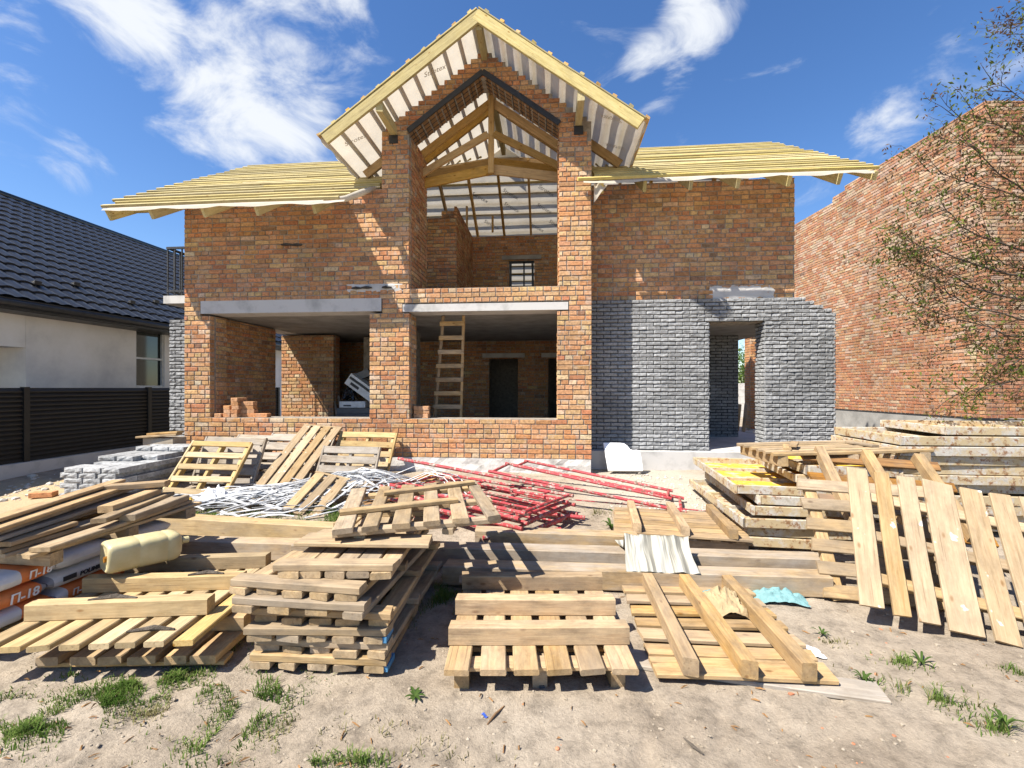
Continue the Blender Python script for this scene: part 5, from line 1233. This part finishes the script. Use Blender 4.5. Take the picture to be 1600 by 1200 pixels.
# loose bricks: on the sills, on the left sand
BLM = {}
def loose_brick(label, M, group=None, seed=0):
    me = BLM.get(seed % 4)
    if me is None:
        q = MB(); q.box((-.125, -.06, -.0325), (.125, .06, .0325)); me = q.mesh('loose_brick', M_BRICK2)
        bm_ = bmesh.new(); bm_.from_mesh(me); bmesh.ops.bevel(bm_, geom=bm_.edges[:], offset=.005, segments=1, affect='EDGES'); bm_.to_mesh(me); bm_.free()
        c = pick(random.Random(seed), {'orange': 4, 'red': 2, 'salmon': 3}); at = me.attributes.new('tint', 'FLOAT_COLOR', 'FACE'); at.data.foreach_set('color', [w for _ in me.polygons for w in (*c, 1)]); BLM[seed % 4] = me
    return tag(link('loose_brick', me, None, M), label, 'brick', group)
zs = 1.036
k = 0
for (x, y, n_, hd) in [(-5.52, 7.14, 1, 1), (-5.38, 7.16, 3, 1), (-5.24, 7.15, 5, 1), (-5.09, 7.17, 4, 0), (-4.82, 7.14, 1, 0)]:
    for i in range(n_):
        loose_brick('loose red brick in the small pile at the left of the sill', TR((x+rnd.uniform(-.01, .01), y, zs+.0325+i*.0655), 0, 0, (90 if hd else 0)+rnd.uniform(-6, 6)), 'loose bricks piled on the left sill', k); k += 1
for i in range(3): loose_brick('loose brick in the short pile on the sill beside the ladder', TR((-2.10, 7.20, zs+.0325+i*.0655), 0, 0, rnd.uniform(-8, 8)), 'loose bricks on the middle sill', k); k += 1
p = PG(68, 776); loose_brick('lone red brick lying on the sand by the fence', TR((p.x, p.y, gz(p.x, p.y)+.03), 0, 0, 20), None, 1)

# ---- ladder in the middle opening
LA = thing('wooden_ladder', 'wooden ladder standing in the middle opening of the house', 'ladder', (-1.75, 8.0, .5))
a0, a1 = Vector((-2.12, 7.95, .5)), Vector((-1.81, 7.46, 2.75)); b0_, b1_ = Vector((-1.62, 7.95, .5)), Vector((-1.46, 7.46, 2.75)); off_ = Vector((-1.75, 8.0, .5))
beam_pts('rail', a0-off_, a1-off_, .045, .06, M_PAL, LA); beam_pts('rail', b0_-off_, b1_-off_, .045, .06, M_PAL, LA)
for k in range(9):
    t_ = .10+k*.105; beam_pts('rung', a0.lerp(a1, t_)-off_+Vector((-.03, -.045, 0)), b0_.lerp(b1_, t_)-off_+Vector((.03, -.045, 0)), .03, .075, M_PAL, LA)
# ---- packs inside the left opening
M_PACK = mat_plain('grey_pack', (.10, .10, .105), .4); M_PACKW = mat_plain('white_pack', (.70, .71, .72), .45)
def pack(label, M, sx_, sy_, sz_, mat, stripe=None, name='packed_carton', text=None):
    t = thing(name, label, 'carton', M, 'cartons piled inside the left opening'); board('carton', sx_, sy_, sz_, mat, Matrix(), t)
    if stripe: board('stripe', sx_*.92, .006, sz_*.2, stripe, TR((.0, -sy_/2, sz_*.18)), t)
    if text:
        board('printed_label', sx_*.28, .006, sz_*.22, M_TEXT_D, TR((-sx_*.2, -sy_/2-.001, -sz_*.18)), t)
for k in range(5): pack('grey foam pack %s in the pile inside the left opening' % ['lowest', 'second from below', 'third from below', 'fourth from below', 'uppermost'][k], TR((-4.10, 9.3, .5+.06+k*.122), 0, 0, 3*k-6), .75, .5, .12, M_PACK)
pack('white printed carton lying flat on the grey packs', TR((-4.15, 9.28, .5+.61+.07), 0, 0, 4), .55, .42, .13, M_PACKW, None, text=1)
pack('white carton with dark stripe tilted on the pile of packs', TR((-3.95, 9.25, 1.52), 0, 35, 0), .75, .3, .26, M_PACKW, M_BLACK, text=1)
pack('grey carton topmost on the tilted pile inside the left opening', TR((-4.05, 9.4, 1.80), 0, -22, 8), .36, .3, .16, M_PACK)
rag('black glossy plastic bag behind the cartons', (-4.35, 9.42, 1.24), .14, .12, .42, (.012, .012, .013), 9, 'plastic_bag', 'plastic bag', mat=mat_plain('black_plastic', (.015, .015, .016), .25))
for k in range(2):
    t = thing('leaning_board', ['thin board leaning inside the left opening, near the pier', 'thin board leaning inside the left opening, beside the packs'][k], 'board', (-4.62+.10*k, 9.55, .5)); beam_pts('plank', (0, 0, 0), (-.28, .25, .75+.1*k), .03, .08, M_PALG, t)

# ================================================================ GRASS, STONES, WEEDS, TREES
def mat_leaf(name, c0, c1, tr=.35):
    m, t, b = new_mat(name); t.nodes.remove(b)
    n = tex(t, 3.5, 3, .6, off=False); c = ramp(t, n.outputs[0], [(.35, c0), (.65, c1)])
    d = N(t, 'ShaderNodeBsdfDiffuse'); tl_ = N(t, 'ShaderNodeBsdfTranslucent'); mi = N(t, 'ShaderNodeMixShader'); mi.inputs[0].default_value = tr
    lk(t, c, d.inputs[0]); lk(t, c, tl_.inputs[0]); lk(t, d.outputs[0], mi.inputs[1]); lk(t, tl_.outputs[0], mi.inputs[2]); lk(t, mi.outputs[0], t.nodes['Material Output'].inputs[0]); return m
M_GRASS = mat_leaf('grass_green', (.06, .115, .02), (.17, .24, .06)); M_DRY = mat_leaf('grass_dull', (.13, .13, .045), (.28, .25, .12))
def blades(name, spots, label, mat, seed):
    r = random.Random(seed); V = []; F = []
    for (x0, y0, rx_, ry_, n, h, rot) in spots:
        for k in range(n):
            a = r.uniform(0, 2*math.pi); q_ = min(1.9, abs(r.gauss(0, .75))); lx, ly = math.cos(a)*q_*rx_, math.sin(a)*q_*ry_
            c_, s_ = math.cos(R(rot)), math.sin(R(rot)); x, y = x0+lx*c_-ly*s_, y0+lx*s_+ly*c_
            if noise.noise(Vector((x*6, y*6, 3))) < -.08: continue
            z = gh(x, y)-.004; hh = h*r.uniform(.35, 1.15)*max(.3, 1-.35*q_); w = r.uniform(.0013, .0032); t_ = r.uniform(0, 2*math.pi); ln = r.uniform(.2, 1.0)*hh
            dx, dy = math.cos(t_), math.sin(t_); b = len(V)
            V += [(x-dy*w, y+dx*w, z), (x+dy*w, y-dx*w, z), (x+dx*ln*.4+dy*w*.8, y+dy*ln*.4-dx*w*.8, z+hh*.62), (x+dx*ln*.4-dy*w*.8, y+dy*ln*.4+dx*w*.8, z+hh*.62), (x+dx*ln, y+dy*ln, z+hh*r.uniform(.7, 1.0))]
            F += [(b, b+1, b+2, b+3), (b+3, b+2, b+4)]
    me = bpy.data.meshes.new(name); me.from_pydata(V, [], F); me.materials.append(mat); return tag(link(name, me), label, 'grass', kind='stuff')
def sp(u, v, rx_, ry_, n, h, rot=0):
    p = PG(u, v); return (p.x, p.y, rx_, ry_, n, h, rot)
green = [sp(200, 1072, .36, .12, 3200, .055, 25), sp(165, 1098, .26, .10, 2000, .055, 20), sp(40, 1140, .24, .12, 2200, .06, 10), sp(0, 1095, .08, .06, 350, .06), sp(395, 1100, .15, .20, 2600, .075, 10), sp(345, 1150, .15, .08, 1100, .06, 30), sp(300, 1085, .3, .06, 700, .045, 15), sp(100, 1120, .3, .08, 900, .045, 20), sp(275, 1060, .20, .06, 700, .06, 10), sp(560, 1190, .16, .04, 450, .07), sp(490, 1195, .10, .03, 250, .06), sp(110, 1050, .12, .05, 250, .05),
         sp(690, 930, .12, .22, 1600, .10), sp(350, 1000, .20, .20, 700, .06), sp(1565, 1140, .12, .06, 300, .09, -20), sp(1465, 1090, .13, .07, 330, .10, -20), sp(1412, 1030, .09, .05, 220, .08, -20), sp(1352, 1062, .06, .05, 160, .08), sp(1590, 1050, .08, .04, 160, .07), sp(1330, 1020, .06, .03, 60, .06),
         (-3.2, 4.0, 1.0, .18, 4200, .06, 0), (-3.7, 4.65, .9, .30, 5200, .07, 0), (-4.85, 4.9, .35, .22, 1600, .09, 0), (-2.3, 4.75, .45, .25, 1800, .08, 0), (-3.4, 3.55, .5, .12, 900, .06, 0), (-2.5, 4.95, .3, .2, 900, .09, 0), (-2.1, 4.9, .4, .2, 800, .09, 0)]
green = [(x, y, rx_*1.25, ry_*1.25, int(n*.62) if y < 3.4 else n, h*(.85 if y < 3.4 else 1), rot) for (x, y, rx_, ry_, n, h, rot) in green]
blades('grass', green, 'patches of short green grass between the pallets and on the soil', M_GRASS, 1)
dull = [sp(240, 1110, .25, .10, 260, .05, 20), sp(600, 1150, .4, .1, 120, .05), sp(1440, 1075, .25, .12, 160, .07, -20), sp(1300, 1000, .15, .05, 60, .05), sp(465, 1140, .15, .10, 220, .05), sp(700, 1180, .6, .1, 60, .04), sp(930, 800, .2, .1, 120, .08), sp(1180, 780, .3, .1, 100, .06), sp(110, 1010, .2, .08, 150, .05), (1.6, 5.0, .4, .1, 120, .07, 0)]
dull += [(x, y, rx_*1.4, ry_*1.4, int(n*.22), h*.8, rot) for (x, y, rx_, ry_, n, h, rot) in green if y < 3.4]
blades('dry_grass', dull, 'thin straggling blades of dull grass on the bare soil', M_DRY, 2)
# pebbles and clods
def pebbles(name, n, label, mat, seed, smin, smax, area):
    r = random.Random(seed); V = []; F = []
    ico = [(0, 0, 1), (.894, 0, .447), (.276, .851, .447), (-.724, .526, .447), (-.724, -.526, .447), (.276, -.851, .447), (.724, .526, -.447), (-.276, .851, -.447), (-.894, 0, -.447), (-.276, -.851, -.447), (.724, -.526, -.447), (0, 0, -1)]
    fi = [(0,1,2),(0,2,3),(0,3,4),(0,4,5),(0,5,1),(1,6,2),(2,7,3),(3,8,4),(4,9,5),(5,10,1),(2,6,7),(3,7,8),(4,8,9),(5,9,10),(1,10,6),(6,11,7),(7,11,8),(8,11,9),(9,11,10),(10,11,6)]
    k = 0
    while k < n:
        x, y = area(r)
        if noise.noise(Vector((x*1.3, y*1.3, seed))) < r.uniform(-.5, .35): continue
        s_ = smin+(smax-smin)*r.random()**4; z = gh(x, y)+s_*.15; b = len(V); ax_, ay_, az_ = s_*r.uniform(.7, 1.4), s_*r.uniform(.7, 1.4), s_*r.uniform(.4, .8); th = r.uniform(0, 6.3); c_, d_ = math.cos(th), math.sin(th)
        for (px_, py_, pz_) in ico:
            f = r.uniform(.8, 1.2); X, Y = px_*ax_*f, py_*ay_*f; V.append((x+X*c_-Y*d_, y+X*d_+Y*c_, z+pz_*az_*f))
        F += [(b+i, b+j, b+l) for i, j, l in fi]; k += 1
    me = bpy.data.meshes.new(name); me.from_pydata(V, [], F); me.materials.append(mat); tag(link(name, me), label, 'gravel', kind='stuff')
M_PEB = mat_noise('pebble', (.22, .18, .13), (.37, .31, .24), 5, .95, .4, off=False)
def near_area(r):
    y = 1.5+3.2*r.random()**1.5; x = r.uniform(-1.45, 1.35)*(y+.3); return x, y
pebbles('gravel', 4500, 'small clods and pebbles scattered over the trodden soil', M_PEB, 3, .002, .011, near_area)
M_SANDP = mat_noise('grit', (.34, .30, .24), (.58, .53, .46), 5, .95, .4, off=False)
pebbles('gravel', 1800, 'coarse grit on the sand before the grey block wall', M_SANDP, 4, .004, .022, lambda r: (r.gauss(1.6, .7), r.gauss(5.9, .6)))
pebbles('rubble', 500, 'building rubble and clods on the sand by the dark fence', M_SANDP, 6, .01, .05, lambda r: (r.gauss(-6.7, .7), r.gauss(5.0, .7)))
pebbles('rubble', 500, 'heap of rubble behind the doorway', M_SANDP, 8, .03, .16, lambda r: (r.gauss(5.3, .8), r.gauss(13.2, 1.2)))
M_CRUMB = mat_noise('brick_crumb', (.30, .10, .05), (.50, .24, .13), 5, .95, .4, off=False)
pebbles('brick_crumbs', 170, 'small crumbs of red brick scattered over the yard', M_CRUMB, 11, .003, .020, near_area)
r_ = random.Random(21); q = MB()
for k in range(520):
    x, y = near_area(r_); z = gh(x, y)+.003; L = r_.uniform(.008, .05); w = r_.uniform(.0012, .004); a = r_.uniform(0, 6.3); dx, dy = math.cos(a), math.sin(a); t_ = r_.uniform(0, .012)
    q.add([(x-dx*L/2-dy*w, y-dy*L/2+dx*w, z), (x-dx*L/2+dy*w, y-dy*L/2-dx*w, z), (x+dx*L/2+dy*w, y+dy*L/2-dx*w, z+t_), (x+dx*L/2-dy*w, y+dy*L/2+dx*w, z+t_), (x, y, z+.004+t_)], [(0, 1, 4), (1, 2, 4), (2, 3, 4), (3, 0, 4)])
tag(q.obj('wood_splinters', M_PALB, recalc=False), 'wood splinters and dry stalks strewn over the soil', 'splinters', kind='stuff')
# weeds
M_WEED = mat_leaf('weed_green', (.045, .085, .02), (.11, .16, .045))
def weed(label, u, v, n, ln, w, up_, seed, p=None):
    p = p or PG(u, v); r = random.Random(seed); t = thing('weed', label, 'plant', Vector((p.x, p.y, gh(p.x, p.y))), 'weeds on the soil')
    for k in range(n):
        a = k/n*360+r.uniform(-20, 20); l = ln*r.uniform(.6, 1.15); q = MB()
        def fn(s_, b): 
            ww = w*math.sin(math.pi*min(1, s_*.92+.08))**.8; return (l*s_, (b-.5)*2*ww, up_*l*math.sin(s_*2.2)+.3*abs(b-.5)*ww)
        q.grid(6, 2, fn); q.obj('leaf', M_WEED, t, TR((0, 0, .004), 0, 0, a), recalc=False)
weed('flat rosette weed on the soil right of the tall pallet stack', 648, 1085, 9, .062, .008, .25, 1)
weed('small bright weed beside the red scaffold frames', 1030, 822, 8, .12, .014, .8, 2, Vector((.62, 4.66, 0)))
weed('leggy weed by the shadow of the red scaffold frames', 1035, 802, 7, .12, .012, .6, 3, Vector((.72, 5.0, 0)))
weed('wilted weed on the soil beside the white paper scrap', 1285, 990, 7, .07, .006, .5, 4)
weed('spreading weed at the right edge of the yard', 1440, 1032, 9, .075, .006, .5, 5)
weed('tufted weed below the large pale pallet', 1350, 1060, 9, .055, .006, .7, 6)
weed('weed tuft at the lower right corner of the yard', 1570, 1135, 10, .075, .006, .8, 7)
weed('small seedling between the beams and the inverted pallet', 1245, 880, 5, .05, .012, .9, 8, Vector((.62, 3.22, 0)))

# bare-twigged tree at the right
M_TWIG = mat_noise('twig_bark', (.035, .028, .022), (.10, .08, .06), 14, .9, .4)
M_YOUNG = mat_leaf('young_leaf', (.06, .09, .018), (.17, .19, .05)); M_OLDL = mat_leaf('withered_leaf', (.07, .045, .03), (.16, .10, .06))
TR0 = Vector((6.6, 5.6, 0)); TB = thing('bare_tree', 'thin tree with bare twigs and first leaves reaching in from the right', 'tree', Vector((TR0.x, TR0.y, gz(TR0.x, TR0.y))))
tr_ = random.Random(12); toff = Vector((TR0.x, TR0.y, gz(TR0.x, TR0.y)))
leafs = []; 
q = MB(); q.tube([(0, 0, -.05), (.05, .02, .8), (-.04, .05, 1.8), (.06, .0, 3.0), (-.02, .05, 4.3), (.05, 0, 5.4)], [.10, .085, .07, .055, .035, .012], 10); q.obj('trunk', M_TWIG, TB, smooth=True)
def limb(h0, tip, r0, sag):
    a = Vector((TR0.x, TR0.y, toff.z+h0)); b = tip; q = MB(); n = 9; pts = []
    side = Vector((tr_.uniform(-.2, .2), tr_.uniform(-.2, .2), 0))
    for i in range(n+1):
        t_ = i/n; p = a.lerp(b, t_)+Vector((0, 0, sag*math.sin(t_*math.pi)))+side*math.sin(t_*math.pi)+Vector((tr_.uniform(-.03, .03), tr_.uniform(-.03, .03), tr_.uniform(-.03, .03)))*(1 if 0 < i < n else 0); pts.append(p-toff)
    q.tube(pts, [r0*(1-.88*i/n) for i in range(n+1)], 7)
    d0 = (b-a).normalized()
    for i in range(2, n+1):
        for w in range(tr_.choice((3, 3, 4))):
            s_ = tr_.choice((-1, 1)); base = pts[i-1].lerp(pts[i], tr_.random()); L = tr_.uniform(.25, .75)*(1.15-.5*i/n)
            dd = (d0+Vector((tr_.uniform(-.5, .5), tr_.uniform(-.7, .7), s_*tr_.uniform(.15, .85)))).normalized()
            tp = [base]
            for e in range(1, 5):
                dd = (dd+Vector((tr_.uniform(-.2, .2), tr_.uniform(-.2, .2), tr_.uniform(-.22, .10)))).normalized(); tp.append(tp[-1]+dd*L/4)
                if e > 1 and tr_.random() < .55:
                    d3 = (dd+Vector((tr_.uniform(-.8, .8), tr_.uniform(-.8, .8), tr_.uniform(-.8, .5)))).normalized(); l3 = tr_.uniform(.06, .22); q.tube([tp[-1], tp[-1]+d3*l3*.5+Vector((0, 0, -.01)), tp[-1]+d3*l3], [.0028, .002, .001], 4); leafs.append(tp[-1]+d3*l3)
            q.tube(tp, [.0048, .004, .003, .0022, .0012], 5)
            leafs.append(tp[-1]); leafs.append(tp[-2].lerp(tp[-1], .4))
    q.obj('branch', M_TWIG, TB, smooth=True)
for (h0, u, v, d, r0, sag) in [(3.6, 1525, 130, 5.2, .018, .15), (3.2, 1455, 178, 5.3, .025, .12), (2.9, 1480, 215, 5.0, .024, .10), (2.7, 1415, 265, 5.4, .026, .12), (2.5, 1440, 320, 5.0, .024, .05), (2.3, 1385, 372, 5.3, .026, .05), (2.1, 1360, 385, 5.6, .024, -.10), (1.9, 1420, 440, 5.1, .024, -.05), (1.7, 1395, 470, 5.4, .024, -.1), (1.5, 1480, 540, 5.2, .022, -.10), (1.4, 1460, 618, 5.0, .016, .12), (4.4, 1590, 20, 5.0, .018, .1), (2.0, 1500, 400, 5.8, .022, .08)]:
    limb(h0, P(u+22, v, d), r0*.72, sag)
def leaf_mass(name, pts, mat, parent, seed, s0, s1, n, spread):
    r = random.Random(seed); V = []; F = []
    for p in pts:
        for k in range(n):
            c = p+Vector((r.gauss(0, spread), r.gauss(0, spread), r.gauss(0, spread)-.02)); s_ = r.uniform(s0, s1); e = Euler((r.uniform(-1.3, 1.3), r.uniform(-1.3, 1.3), r.uniform(0, 6.3))).to_matrix(); b = len(V)
            for w in ((-1, 0, 0), (0, -.36, .08), (1, 0, -.1), (0, .36, .08)): V.append(tuple(c+e @ (Vector(w)*s_)))
            F.append((b, b+1, b+2, b+3))
    me = bpy.data.meshes.new(name); me.from_pydata(V, [], F); me.materials.append(mat); return tag(link(name, me, parent), kind='stuff')
tr_.shuffle(leafs); hN = len(leafs)*2//5
leaf_mass('young_leaves', leafs[:hN], M_YOUNG, TB, 3, .018, .036, 10, .06); leaf_mass('withered_leaves', leafs[hN:], M_OLDL, TB, 4, .016, .030, 8, .05)
# trees far behind, seen through the doorway and beside the pier
for k, (x, y, h, rr, lab) in enumerate([(10.6, 25.5, 3.6, 2.2, 'leafy green tree beyond the block fence behind the doorway'), (-14.5, 22.0, 4.2, 2.4, 'leafy green tree behind the gap beside the lit brick pier')]):
    t = thing('leafy_tree', lab, 'tree', (x, y, .2)); q = MB(); q.tube([(0, 0, 0), (.1, 0, h*.3), (0, .1, h*.7)], [.14, .11, .05], 8)
    for b in range(5): q.tube([(0, 0, h*.3), (math.cos(b*1.3)*rr*.4, math.sin(b*1.3)*rr*.4, h*.65)], [.06, .02], 6)
    q.obj('trunk', M_TWIG, t)
    r = random.Random(k); pts = []
    while len(pts) < 420:
        p = Vector((r.uniform(-1, 1), r.uniform(-1, 1), r.uniform(-1, 1)))
        if p.length < 1 and p.length > .35+.2*noise.noise(p*3): pts.append(Vector((p.x*rr, p.y*rr, h*.62+p.z*h*.42)))
    leaf_mass('crown', pts, mat_leaf('crown_green', (.05, .10, .02), (.15, .22, .05)), t, 9+k, .05, .11, 14, .16)
for k, (x, a) in enumerate([(5.15, 20), (5.32, 28)]):
    t = thing('leaning_board', ['pale board leaning on the pier behind the doorway, left one', 'pale board leaning on the pier behind the doorway, right one'][k], 'board', (x, 12.9, .3)); beam_pts('plank', (0, 0, 0), (.28, .5, .75), .09, .03, M_PAL, t)
